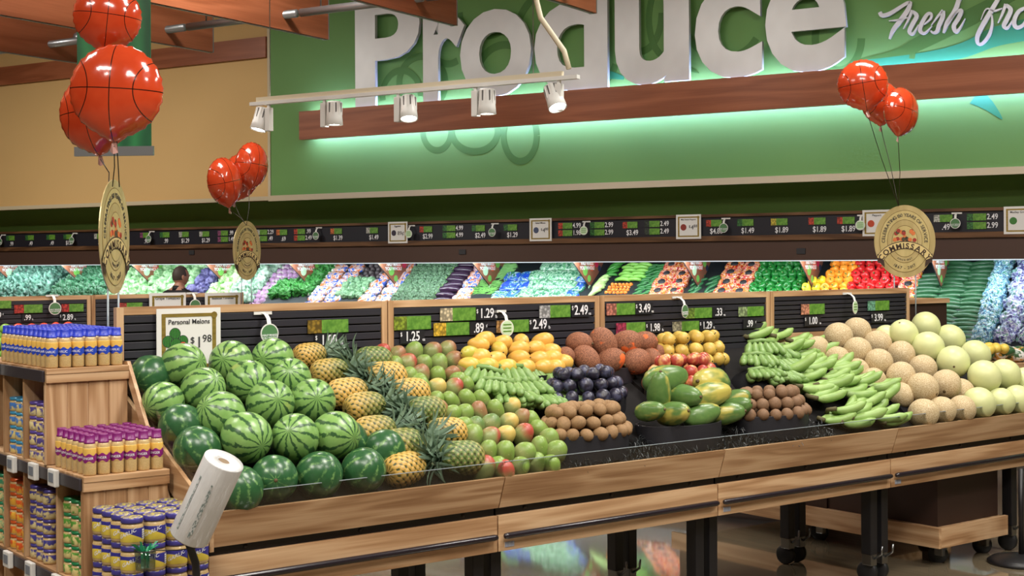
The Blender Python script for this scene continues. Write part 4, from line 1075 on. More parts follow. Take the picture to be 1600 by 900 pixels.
# black label rails with electronic labels
ESLM = M('label_screen', sr(120, 128, 140), .3)
for (d0, d1, z, tags) in ((D1, DE, Z1, (1.12,)), (D2, DE, Z2, (.50, .70, .93)), (D3, DE, Z3, (.47, .74, .98, .22))):
    rl = box('label_rail', SU0 - .012, SU0 - .001, d0 + .002, d1, z - .047, z - .006, M_RAIL if 'M_RAIL' in globals() else globals().setdefault('M_RAIL', M('black_label_rail', sr(52, 48, 54), .35)), unit, .003)
    for d in tags:
        e = box('shelf_label', SU0 - .03, SU0 - .0125, d - .035, d + .035, z - .055, z + .004, WHITE, unit, .004)
        box('label_screen', -.0105, -.009, -.022, .022, -.014, .018, ESLM, e)
# slanted end boards between the crate and the watermelon table
v0, v1 = (D1 + .01, Z1 + .012), (.10, .52)
me_obj('slant_board', prism_me('slant_board', [(v0[0] + .05, v0[1]), (v0[0], v0[1]), (v1[0], v1[1]), (v1[0] + .05, v1[1])], 'x', SU1 + .001, SU1 + .014, OAK['y']), unit)
me_obj('slant_board', prism_me('slant_board', [(DE, Z1 + .012), (D1 + .03, Z1 + .012), (D1 + .06, Z1 - .05), (DE, Z1 - .05)], 'x', SU1 + .001, SU1 + .014, OAK['y']), unit)
# things standing on it are placed in the same frame
def US(u_, d_, z_): return T(u_, d_, z_)

def wrap_text(s, size, mat, rad, zc, a0, bold=.012, slope=0, sx=1):
    me = text_me(s, size, mat, extrude=.0, bold=bold, align='CENTER').copy()
    bm = bmesh.new(); bm.from_mesh(me)
    bmesh.ops.triangulate(bm, faces=bm.faces[:]); bm.to_mesh(me); bm.free()
    for v in me.vertices:
        a = a0 + v.co.x * sx / rad
        v.co = (rad * math.cos(a), rad * math.sin(a), zc + v.co.y + v.co.x * slope)
    return me
GARL = M('minced_garlic', rough=.35, spec=.6, fn=lambda g: g.mix(g.noise(None, 220, 3, .7), sr(172, 138, 84), sr(222, 196, 142)), coat=.5)
def bottle_label(band):
    def fn(g):
        x, y, z = g.xyz(); th = y.m('ARCTAN2', x)
        zz = z + (th * 5.0).sin() * .0035
        return g.mix((zz - .058).abs().lt(.0125), g.mix(g.xyz()[2].gt(.058), sr(206, 172, 110), sr(226, 182, 92)), band)
    return fn
BLUEC = M('blue_cap', sr(44, 62, 186), .35); PURPC = M('purple_cap', sr(122, 30, 106), .35)
BLUEL = M('garlic_bottle_wrap', rough=.3, fn=bottle_label(sr(40, 74, 196)), coat=.4)
PURPL = M('ginger_bottle_wrap', rough=.3, fn=bottle_label(sr(136, 30, 118)), coat=.4)
BR = .0222
body_me = lathe_me('bottle', [(.004, 0), (BR * .9, 0), (BR, .005), (BR, .038), (BR * .99, .05), (BR * .97, .095), (BR * .8, .108), (.014, .112)], GARL, 20)
def bottle_proto(capm, wrapm, txt, label, cat):
    o = bpy.data.objects.new('squeeze_bottle', body_me); link(o)
    tag(o, label, cat)
    me_obj('label', lathe_me('label', [(BR + .0002, .042), (BR + .0006, .043), (BR * .99 + .0006, .09), (BR * .99 + .0001, .092)], wrapm, 20), o)
    me_obj('cap', lathe_me('cap', [(.0135, .106), (.0185, .1065), (.0185, .112), (.0165, .113), (.0165, .133), (.0155, .137), (.002, .137)], capm, 16), o)
    me_obj('lettering', wrap_text(txt, .0115, WINK, BR + .0012, .058, math.radians(-105)), o)
    return o
def place_all(src, spots, group):
    first = True
    for (u_, d_, z_, rz) in spots:
        o = src if first else copy_tree(src)
        first = False
        o.location = T(u_, d_, z_); o.rotation_euler = (0, 0, rz); o['group'] = group
gb = bottle_proto(BLUEC, BLUEL, 'GARLIC', 'blue-capped squeeze bottle of minced garlic on the crate top', 'bottle')
sp = []
for j in range(11):
    for i in range(6):
        sp.append((SU0 + .03 + i * .0478 + R.uniform(-.001, .001), D1 + .022 + j * .0475, Z1 + .0005, TA + math.radians(-25) + R.uniform(-.15, .15)))
place_all(gb, sp, 'garlic squeeze bottles')
pb = bottle_proto(PURPC, PURPL, 'GINGER', 'purple-capped squeeze bottle of ginger on the middle crate step', 'bottle')
sp = []
for j in range(6):
    for i in range(6):
        if j == 0 and i == 0 and False: continue
        sp.append((SU0 + .034 + i * .0475 + R.uniform(-.001, .001), D2 + .022 + j * .052, Z2 + .0005, TA + math.radians(-25) + R.uniform(-.15, .15)))
place_all(pb, sp, 'ginger squeeze bottles')
# garlic jars stacked on the lowest step
def jar_wrap(c1, c2, zc, h, slopek):
    def fn(g):
        x, y, z = g.xyz(); th = y.m('ARCTAN2', x)
        d = z - zc + ((th * 1.0 + 1.2).sin()) * slopek
        return g.mix(d.gt(0), c2, c1)
    return fn
def jar_proto(r, h, lidm, wrapm, label, txt=None, name='garlic_jar'):
    o = bpy.data.objects.new(name, lathe_me('jar', [(.004, 0), (r * .9, 0), (r, h * .08), (r, h * .66), (r * .93, h * .74), (r * .86, h * .78), (r * .86, h * .82)], GARL, 18)); link(o)
    tag(o, label, 'jar')
    lid = me_obj('lid', lathe_me('lid', [(r * .80, h * .80), (r * .96, h * .80), (r * .97, h * .84), (r * .97, h * .985), (r * .90, h), (r * .01, h * .99)], lidm, 18), o)
    lb = me_obj('label', lathe_me('label', [(r + .0002, h * .13), (r + .0006, h * .14), (r + .0006, h * .62), (r + .0002, h * .63)], wrapm, 18), o)
    if txt: me_obj('lettering', wrap_text(txt, h * .20, WINK, r + .001, h * .44, math.radians(-125), slope=.45), o)
    return o
VIO = M('violet_lid', rough=.3, metal=.2, fn=lambda g: g.mix(g.xyz()[2].gt(.0865), sr(72, 66, 140), g.mix(g.noise(None, 90, 2).step(.45, .55), sr(72, 66, 140), sr(200, 190, 90))))
JW = M('garlic_jar_label', rough=.4, fn=jar_wrap(sr(50, 48, 132), sr(222, 198, 76), .028, .1, .016))
NUTR = M('nutrition_panel', fn=lambda g: g.mix((g.xyz()[2] * 900.0).sin().gt(.55), sr(226, 226, 228), sr(120, 120, 130)), rough=.5)
JR, JH = .0365, .088
gj = jar_proto(JR, JH, VIO, JW, 'violet-lidded jar of chopped garlic stacked on the lowest crate step', 'GARLIC')
pan = lathe_me('nutrition_panel', [(JR + .0009, JH * .2), (JR + .0012, JH * .21), (JR + .0012, JH * .58), (JR + .0009, JH * .59)], NUTR, 24)
bm = bmesh.new(); bm.from_mesh(pan)
bmesh.ops.delete(bm, geom=[f for f in bm.faces if not (-.75 < math.atan2(f.calc_center_median().y, f.calc_center_median().x) < -.1) or len(f.verts) > 4], context='FACES')
bm.to_mesh(pan); bm.free()
me_obj('nutrition_panel', pan, gj)
sp = []
for l in range(3):
    for j in range(4):
        for i in range(4):
            sp.append((SU0 + .042 + i * .0745, D3 + .045 + j * .078, Z3 + .0005 + l * (JH + .0005), TA + R.uniform(-.25, .25)))
place_all(gj, sp, 'chopped garlic jars')
# small jars in the cubbies
def small_jars(lidc, c1, c2, label, group, d0, d1, z0, layers, nacross=3):
    lm = M(group.replace(' ', '_') + '_lid', sr(*lidc), .35, metal=.2)
    wm = M(group.replace(' ', '_') + '_label', rough=.4, fn=lambda g: g.mix((g.noise(None, 45, 2, rnd=7.0) + (g.xyz()[2] - .022) * 8).step(.42, .56), sr(*c1), sr(*c2)))
    r, h = .0315, .0525
    jp = jar_proto(r, h, lm, wm, label, None, 'small_jar')
    sp = []
    for l in range(layers):
        for i in range(nacross):
            for k in range(2):
                if l == layers - 1 and k == 1 and i % 2: continue
                sp.append((SU0 + .04 + k * .066, d0 + (d1 - d0) * (i + .5) / nacross + R.uniform(-.001, .001), z0 + .0005 + l * (h + .0004), TA + R.uniform(-.6, .6)))
    place_all(jp, sp, group)
JL = 'small jar with %s lid stacked in an oak cubby'
small_jars((70, 150, 190), (220, 200, 130), (70, 120, 190), JL % 'light blue', 'light blue lidded jars', .872, 1.073, Z2, 4)
small_jars((96, 78, 160), (222, 206, 150), (84, 72, 140), JL % 'violet', 'violet lidded jars in the upper cubby', .652, .853, Z2, 4)
small_jars((206, 90, 40), (226, 170, 60), (210, 90, 40), JL % 'orange', 'orange lidded jars', .872, 1.073, Z3, 5)
small_jars((80, 72, 150), (222, 206, 150), (70, 66, 140), JL % 'dark violet', 'violet lidded jars in the middle cubby', .655, .853, Z3, 5)
small_jars((40, 130, 80), (222, 206, 140), (90, 150, 60), JL % 'green', 'green lidded jars', .305, .518, Z3, 5)
small_jars((50, 140, 100), (210, 200, 140), (70, 150, 110), JL % 'teal', 'teal lidded jars', 1.093, 1.293, Z3, 5)
# bag roll on its stand
BAGM = M('plastic_bag_roll', rough=.28, spec=.5, fn=lambda g: (g.mix(g.noise(None, 12, 2), sr(206, 206, 206), sr(226, 226, 226)), g.bump(g.noise(g.scale(None, 30, 30, 5), 2, 3), .5, .006)), coat=.3)
PRINTM = M('bag_print', fn=lambda g: g.mix(g.noise(g.scale(None, 300, 300, 90), 1, 2).gt(.5), sr(204, 206, 206), sr(120, 134, 132)), rough=.4)
y_r = 4.42
pa, pb_ = at_y(296, 838, y_r), at_y(358, 712, y_r)      # ends of the roll's axis
axr = (pb_ - pa); L = axr.length; axd = (axr.normalized() + Vector((0, -.22, 0))).normalized()
roll = thing('bag_roll', 'roll of clear produce bags on a leaning black stand', 'bag roll', pa)
roll.rotation_euler = axd.to_track_quat('Z', 'Y').to_euler()
RR = 32 * y_r / FPX
rb = me_obj('roll', lathe_me('roll', [(.018, 0), (RR * .98, 0), (RR, .004), (RR * .99, L * .5), (RR, L - .004), (RR * .985, L), (.02, L), (.018, L - .02)], BAGM, 40), roll)
me_obj('core', lathe_me('core', [(.016, 0), (.019, 0), (.019, L - .004), (.016, L - .004)], M('cardboard_core', sr(130, 110, 86), .8), 20), roll)
# lettering stripes printed on the outer bag
inv = roll.rotation_euler.to_matrix().inverted(); vd = inv @ Vector((0, -1, 0)); av = math.atan2(vd.y, vd.x)
for (da, z0, z1) in ((-.62, L * .12, L * .80), (.10, L * .10, L * .78), (.17, L * .14, L * .70)):
    v_, f_ = [], []
    for i in range(5):
        a = av + da - .05 + .1 * i / 4
        v_ += [((RR + .0012) * math.cos(a), (RR + .0012) * math.sin(a), z0), ((RR + .0012) * math.cos(a), (RR + .0012) * math.sin(a), z1)]
    for i in range(4): f_.append((2 * i, 2 * i + 2, 2 * i + 3, 2 * i + 1))
    me_obj('printed_line', mesh_from('printed_line', v_, f_, PRINTM), rb)
st = thing('bag_stand', 'bent black tube stand holding the bag roll', 'stand', (pa.x, pa.y, 0))
pz = pa.z
me_obj('stand_tube', tube_me('stand_tube', [(.02, .03, .02), (.02, .03, pz - .22), (.012, .03, pz - .09), (-.006, .0, pz - .01), (0, 0, pz), tuple(axd * .05 + Vector((0, 0, pz)))], .0125, BLACK, 12), st)
me_obj('roll_stop', lathe_me('roll_stop', [(.002, -.008), (.05, -.008), (.05, -.001), (.002, -.001)], BLACK, 24), st, (0, 0, pz), roll.rotation_euler)
me_obj('stand_foot', lathe_me('stand_foot', [(.01, 0), (.14, 0), (.14, .012), (.02, .02)], BLACK, 28), st, (.02, .03, 0))
# cup of green twist ties, hung by a wire loop
pc = at_y(227, 868, y_r)
cup = thing('tie_cup', 'clear cup of green twist ties hung beside the bag stand', 'cup', pc)
me_obj('cup', lathe_me('cup', [(.024, -.045), (.03, -.044), (.034, .02), (.0325, .02), (.0285, -.042)], acrylic('cup_plastic', (.75, .8, .8), .12), 20), cup)
me_obj('wire_loop', tube_me('wire_loop', [(.034 * math.cos(a / 10 * 2 * PI), .034 * math.sin(a / 10 * 2 * PI), .016) for a in range(11)] + [(.10, .0, .016), (st.location.x - pc.x + .02, st.location.y - pc.y + .03, .018)], .002, BLACK, 6), cup)
GT = M('green_twist_tie', sr(28, 140, 96), .4)
for i in range(16):
    a = R.uniform(0, 6.28); r1 = R.uniform(.0, .015); r2 = R.uniform(.01, .05)
    p0 = Vector((r1 * math.cos(a), r1 * math.sin(a), -.04)); p1 = Vector((r1 * math.cos(a), r1 * math.sin(a), .01)); p2 = Vector((r2 * math.cos(a), r2 * math.sin(a), R.uniform(.02, .045)))
    sd = Vector((-math.sin(a + 1), math.cos(a + 1), 0)) * .004
    me_obj('twist_tie', mesh_from('twist_tie', [p0 - sd, p0 + sd, p1 + sd, p1 - sd, p2 + sd, p2 - sd], [(0, 1, 2, 3), (3, 2, 4, 5)], GT), cup)

# ------------------------------------------------------------------ second row heaps
TOM = M('red_tomato_skin', rough=.25, fn=lambda g: g.mix(g.noise(None, 15, 2, rnd=4.0), sr(190, 50, 36), sr(222, 92, 60)))
GTOM = M('green_tomato_skin', rough=.3, fn=lambda g: g.mix(g.noise(None, 15, 2, rnd=4.0), sr(96, 150, 50), sr(150, 184, 90)))
proto('tom', egg('tomato', TOM, .042, .042, .036, dent=.1, seg=16, rings=10)); proto('gtom', egg('green_tomato', GTOM, .042, .042, .038, dent=.08, seg=16, rings=10))
for i in range(9):
    for j in range(7):
        u_ = -TL + .30 + i * .088; d_ = .20 + j * .085; z_ = DZ0 + DK * d_ + .042 + (.03 if j > 3 else 0)
        if i < 4: fruit('gtom', 'green_tomato', T2(u_, d_, z_), 'green tomato heaped on the second row behind the blue-capped bottles', 'tomato', 'green tomatoes')
        else: fruit('tom', 'tomato', T2(u_, d_, z_), 'red tomato heaped on the second row behind the blue-capped bottles', 'tomato', 'red tomatoes')
# bags of lemons on the low table
LEMON = M('lemon_skin', rough=.4, fn=lambda g: g.mix(g.noise(None, 40, 2), sr(226, 190, 60), sr(238, 214, 110)))
BAGP = M('printed_fruit_bag', rough=.3, fn=lambda g: g.mix(g.noise(None, 16, 2, rnd=8.0).step(.5, .54), g.mix(g.noise(None, 22, 1, rnd=3.0).step(.5, .56), sr(226, 224, 220), sr(214, 160, 70)), sr(60, 96, 60)), coat=.4)
proto('lemon', egg('lemon', LEMON, .034, .034, .045, seg=16, rings=10)); proto('fbag', egg('fruit_bag', BAGP, .12, .09, .055, bump=.25, seg=24, rings=14, seed=2))
for i in range(5):
    for j in range(4):
        fruit('fbag', 'fruit_bag', T(4.26 + i * .22, 1.08 + j * .2, .97 + .03 * (i % 2)), 'white printed bag of fruit lying on the low table past the cabinet', 'fruit bag', 'printed fruit bags', rot=(R.uniform(-.2, .2), R.uniform(-.2, .2), TA + R.uniform(-.5, .5)))
for i in range(9):
    for j in range(2):
        fruit('lemon', 'lemon', T(4.2 + i * .085, 1.0 + j * .06, 1.02 + .01 * (i % 2)), 'yellow lemon lying in front of the printed fruit bags', 'lemon', 'loose lemons')

# ------------------------------------------------------------------ balloons
def balloon_fn(g):
    x, y, z = g.xyz(); ax_ = x.abs(); wv = .011
    d = ((ax_ - 1.28) * (ax_ - 1.28) + z * z).m('SQRT') - .80
    line = x.abs().lt(wv).max(z.abs().lt(wv)).max(d.abs().lt(wv))
    return g.mix(line, g.mix(g.noise(None, 3, 2), sr(186, 56, 26), sr(204, 72, 36)), sr(38, 16, 12))
BALM = M('basketball_foil', rough=.16, spec=.6, fn=balloon_fn, coat=.6)
def balloon_me():
    seg, rings = 64, 14; verts, faces = [], []
    def P(a, t, side):
        r = t; crimp = 1 + .018 * math.sin(a * 26) * t ** 8
        th = (1 - t ** 2.4) ** .62 * .56 * (1 + .03 * math.sin(a * 26) * t ** 3)
        x, z = r * math.cos(a) * crimp, r * math.sin(a) * crimp
        if z < 0: z *= 1 + .10 * math.exp(-((a - 1.5 * PI) / .22) ** 2) * t ** 4
        return (x, side * th, z)
    for side in (-1, 1):
        b = len(verts); verts.append((0, side * .56, 0))
        for i in range(1, rings + 1):
            t = math.sin(PI / 2 * i / rings)
            for k in range(seg): verts.append(P(2 * PI * k / seg, t, side))
        for k in range(seg):
            q = (b, b + 1 + k, b + 1 + (k + 1) % seg); faces.append(q if side < 0 else q[::-1])
        for i in range(rings - 1):
            for k in range(seg):
                a0 = b + 1 + i * seg
                q = (a0 + k, a0 + seg + k, a0 + seg + (k + 1) % seg, a0 + (k + 1) % seg); faces.append(q if side < 0 else q[::-1])
    bm = bmesh.new(); me = mesh_from('balloon', verts, faces, BALM, True); bm.from_mesh(me)
    bmesh.ops.remove_doubles(bm, verts=bm.verts[:], dist=.002); bm.to_mesh(me); bm.free()
    for p in me.polygons: p.use_smooth = True
    return me
BALME = balloon_me()
TAILM = M('foil_tail', sr(196, 150, 140), .25, metal=.4)
TAILME = mesh_from('neck', [(-.05, 0, -1.1), (.05, 0, -1.1), (.09, .02, -1.32), (0, -.04, -1.36), (-.09, .02, -1.30), (0, .05, -1.2)], [(0, 1, 2, 3), (0, 3, 4), (0, 1, 5), (1, 2, 5)], TAILM)
RIB = M('dark_ribbon', sr(40, 34, 24), .4)
def balloon(px, py, rp, y, yaw, roll_, tip, where, group, squash=1.0):
    r = rp * y / FPX; c = at_y(px, py, y)
    o = me_obj('balloon', BALME, None, c, (0, roll_, yaw), (r * squash, r, r))
    tag(o, where, 'balloon', group)
    me_obj('neck', TAILME, o)
    M_ = o.matrix_basis
    nk = M_ @ Vector((0, 0, -1.18)); inv = M_.inverted()
    mid = (nk + tip) / 2 + Vector((R.uniform(-.02, .02), .0, -.0))
    me_obj('ribbon', tube_me('ribbon', [inv @ (nk + (mid - nk) * t if t <= 1 else mid + (tip - mid) * (t - 1)) for t in (0, .35, .7, 1, 1.5, 2)], .0022 / r, RIB, 5), o)
yl = (F01 - U * TL + V * HDR).y
tipL = at_y(178, 292, yl)
balloon(182, 142, 73, yl - .12, .0, .05, tipL + Vector((0, -.02, 0)), 'large round basketball foil balloon facing the aisle, above the gold oval sign', 'basketball balloons')
balloon(150, 176, 62, yl + .12, -.25, -.1, tipL + Vector((-.02, 0, 0)), 'basketball balloon half hidden behind the large one', 'basketball balloons')
balloon(168, 26, 52, yl + .02, .3, .1, tipL + Vector((.015, .02, 0)), 'basketball balloon at the top of the big cluster', 'basketball balloons')
ym = 10.6
tipM = at_y(385, 352, ym)
balloon(351, 284, 38, ym, .85, -.22, tipM, 'low basketball balloon of the cluster before the beige wall', 'basketball balloons', .8)
balloon(393, 258, 36, ym + .18, .8, .12, tipM, 'upper basketball balloon of the cluster before the beige wall', 'basketball balloons', .8)
balloon(375, 276, 36, ym + .3, .2, .2, tipM, 'basketball balloon between the two others of the small cluster before the beige wall', 'basketball balloons', .8)
yr = (F01 + U * TL * 3 + V * HDR).y
tipR = at_y(1404, 322, yr)
balloon(1348, 132, 39, yr, -.25, -.15, tipR, 'basketball balloon highest in the cluster before the wood beam', 'basketball balloons')
balloon(1408, 174, 37, yr - .08, .7, .2, tipR, 'basketball balloon lowest in the cluster before the wood beam', 'basketball balloons')
balloon(1376, 160, 34, yr + .25, .3, 0, tipR, 'basketball balloon tucked behind the two in front of the wood beam', 'basketball balloons')

# ------------------------------------------------------------------ gold oval anniversary signs
OVG = M('brushed_gold_oval', rough=.32, metal=.35, fn=lambda g: g.mix(g.noise(g.scale(None, 5, 5, 1.2), 3, 2), sr(160, 138, 84), sr(226, 208, 154)))
OVR = M('gold_oval_ring', rough=.35, metal=.3, fn=lambda g: g.mix(g.noise(g.scale(None, 8, 8, 2), 3, 2), sr(176, 156, 98), sr(226, 208, 150)))
OVN = M('pale_gold_banner', sr(222, 200, 140), .35, metal=.2)
OVB = M('oval_ring_line', sr(120, 98, 52), .4)
OVP = M('dark_ribbon_fold', sr(58, 40, 30), .5)
FR = [M('oval_fruit_orange', sr(206, 112, 56), .5), M('oval_fruit_red', sr(150, 44, 34), .5), M('oval_fruit_dark', sr(70, 62, 40), .5)]
def ellip(rx, rz, m, th=.001, n=48):
    v = []
    for y in (-th, 0):
        for k in range(n): v.append((rx * math.cos(2 * PI * k / n), y, rz * math.sin(2 * PI * k / n)))
    f = [tuple(range(n)), tuple(range(n, 2 * n))[::-1]] + [(k, n + k, n + (k + 1) % n, (k + 1) % n) for k in range(n)]
    return mesh_from('oval', v, f, m)
def arc_text(parent, s, size, rx, rz, a0, a1, y, m=INK, bold=.01, zo=0):
    ws = []
    for ch in s:
        if ch == ' ': ws.append(.38 * size); continue
        xs = [v.co.x for v in text_me(ch, size, m, bold=bold, extrude=.0003).vertices]; ws.append(max(xs) - min(xs) + .16 * size)
    tot = sum(ws); acc = 0
    for i, ch in enumerate(s):
        f_ = (acc + ws[i] / 2) / tot; acc += ws[i]
        if ch == ' ': continue
        a = a0 + (a1 - a0) * f_
        tx, tz = -rx * math.sin(a), rz * math.cos(a)
        ang = math.atan2(tz, tx) if a1 > a0 else math.atan2(-tz, -tx)
        me_obj('lettering', text_me(ch, size, m, bold=bold, extrude=.0003), parent, (rx * math.cos(a), y, rz * math.sin(a) + zo), (PI / 2, -ang, 0))
def oval_sign(px, py, y, hz, yaw, where, foot_z):
    c = at_y(px, py, y)
    t = thing('oval_sign', where, 'sign', c, yaw, 'gold oval anniversary signs')
    rz = hz / 2; rx = rz * .815
    pl = me_obj('plate', ellip(rx, rz, OVG, .004), t)
    for (k, m, yy) in ((.86, OVB, -.0045), (.845, OVR, -.005), (.60, OVB, -.0055), (.585, OVG, -.006), (.44, OVB, -.0065), (.425, OVR, -.007)):
        me_obj('ring', ellip(rx * k * .96, rz * k, m, .0004), t, (0, yy, 0))
    arc_text(t, 'CELEBRATING 150 YEARS OF SERVICE', rz * .125, rx * .69, rz * .72, PI * 1.02, -PI * .02, -.0068)
    arc_text(t, '1867 - 2017', rz * .11, rx * .70, rz * .74, PI * 1.33, PI * 1.67, -.0068)
    arc_text(t, 'SINCE 1867', rz * .07, rx * .48, rz * .52, PI * 1.33, PI * 1.67, -.0072)
    q = random.Random(5)
    for i in range(22):
        a = q.uniform(0, PI); rr = q.uniform(0, .30) * rz
        me_obj('fruit_print', ellip(rz * .055, rz * .055, FR[i % 3 if i % 5 else 0], .0004, 12), t, (rr * math.cos(a) * 1.0, -.0076 - .0003 * (i % 4), rr * math.sin(a) * 1.1 + rz * .03))
    # curved banner with the big word
    n = 16; v, f = [], []
    for k in range(n + 1):
        a = math.radians(155 - 130 * k / n); ro, ri = rz * 1.02, rz * .78
        for rr in (ro, ri): v += [(rr * math.cos(a) * .80, -.010, rr * math.sin(a) * .72 - rz * .75)]
    for k in range(n): f.append((2 * k, 2 * k + 1, 2 * k + 3, 2 * k + 2))
    for sgn in (-1, 1):
        x0 = sgn * rz * .73
        me_obj('banner_fold', mesh_from('banner_fold', [(x0, -.0088, -rz * .34), (x0 - sgn * rz * .16, -.0088, -rz * .42), (x0 - sgn * rz * .2, -.0088, -rz * .72), (x0 - sgn * rz * .08, -.0088, -rz * .60), (x0, -.0088, -rz * .58)], [(0, 1, 2, 3, 4)], OVP), t)
    me_obj('banner', mesh_from('banner', v, f, OVN), t)
    me_obj('banner_outline', mesh_from('banner_outline', [(p_[0] * 1.0, -.0095, p_[2] + (rz * .022 if i_ % 2 == 0 else -rz * .022)) for i_, p_ in enumerate(v)], f, OVP), t)
    arc_text(t, 'COMMISSARY', rz * .205, rz * .90 * .80, rz * .90 * .72, math.radians(156), math.radians(24), -.0105, OVP, .028, -rz * .78)
    for s in (-1, 1):
        me_obj('stake', tube_me('stake', [(s * rx * .35, .004, -rz * .9), (s * rx * .35, .004, foot_z - c.z)], .004, ACRYLEDGE, 6), t)
    return t
oval_sign(178, 370, yl + .04, 180 * yl / FPX, 1.53, 'gold oval sign turned edge-on beside the big balloon cluster', 1.20)
oval_sign(385.5, 391.5, 10.85, 93 * 10.8 / FPX, 1.16, 'gold oval sign standing by the second row crate end', 1.272)
oval_sign(1413.5, 377, yr + .05, 114 * yr / FPX, -.22, 'gold oval sign facing the aisle at the end of the melon table', 1.20)

# ------------------------------------------------------------------ track light
tA, tB = Vector((-1.672, 9.06, 2.62)), Vector((.375, 7.81, 2.62))
tl = thing('track_light', 'white ceiling track with five spotlight heads', 'track light', tA, WALL_ANG)
TLn = (tB - tA).length
box('track', 0, TLn, -.018, .018, 0, .022, WHITE, tl)
box('conduit', .05, TLn - .1, -.012, .012, .0225, .05, CREAM, tl)
for x in (.16, TLn - .29):
    me_obj('cable', tube_me('cable', [(x, 0, .05), (x, 0, 2.76)], .003, STEEL, 6), tl)
me_obj('flex_conduit', tube_me('flex_conduit', [(TLn - .06, 0, .06), (TLn - .09, 0, .16), (TLn - .24, 0, .36), (TLn - .31, 0, .62), (TLn - .32, 0, 1.0), (TLn - .3, 0, 2.76)], .016, CREAM, 10), tl)
for i in range(60):
    pass
LENS = M('lamp_lens', (1, 1, 1), emit=((1, .96, .88), 30)); LENS0 = M('lamp_lens_side', (1, 1, 1), emit=((1, .96, .88), 6))
headb = lathe_me('head', [(.004, .10), (.042, .10), (.044, .09), (.05, .0), (.054, -.045), (.05, -.047), (.046, -.03), (.004, -.03)], WHITE, 22)
finm = box_me('fin', -.003, .003, .043, .0505, .015, .095, WHITE)
for (px, tilt, yw, side) in ((410, .12, .3, -1), (518, 0, 0, 1), (634, -.22, -.5, 1), (756, 0, 0, 1), (870, -.45, .9, -.3)):
    s = (on_plane(px, 185, tA, ND) - tA).dot(WD)
    ho = me_obj('driver_box', box_me('driver_box', -.02, .02, -.02, .02, -.17, -.02, WHITE, .004), tl, (s - side * .055, 0, 0))
    box('stem', -.008, .008, -.008, .008, -.02, 0, WHITE, ho)
    hd = me_obj('lamp_head', headb, tl, (s + side * .022, -.0, -.115), (0 if yw == 0 else -.25, tilt, 0))
    for k in range(14): me_obj('fin', finm, hd, (0, 0, 0), (0, 0, 2 * PI * k / 14)) if k % 2 == 0 else me_obj('vent_slot', SLOTME if 'SLOTME' in globals() else globals().setdefault('SLOTME', box_me('vent_slot', -.004, .004, .0425, .0475, .02, .09, M('vent_slot_grey', sr(90, 88, 86), .6))), hd, (0, 0, 0), (0, 0, 2 * PI * k / 14))
    me_obj('lens', lathe_me('lens', [(.001, -.034), (.044, -.034), (.044, -.04), (.001, -.042)], LENS, 20), hd)
    wp = C0  # aim at the fruit below
    pos = tl.matrix_basis @ Vector((s + side * .022, 0, -.17))
    spot_light('track_spot', pos, pos + Vector((-.25 + .1 * side, -1.4, -1.9)), 40, 50)

# ------------------------------------------------------------------ hanging green banner and cap
yb = 9.0
BAN_G = M('green_banner', rough=.5, fn=lambda g: g.mix((g.xyz()[0] * 40.0 + g.noise(None, 4, 2) * 4.0).sin() * .5 + .5, sr(20, 96, 56), sr(44, 138, 78)))
b0, b1 = at_y(119, 60, yb), at_y(238, 236, yb)
bn = thing('hanging_banner', 'green striped banner with grey rail hanging behind the big balloons', 'banner', ((b0.x + b1.x) / 2, yb, b1.z), -.08)
wv = (b1.x - b0.x) / 2
box('banner_cloth', -wv, wv, -.004, .004, 0, 2.4, BAN_G, bn); box('banner_rail', -wv - .02, wv + .015, -.012, .012, -.03, .03, ALU, bn)

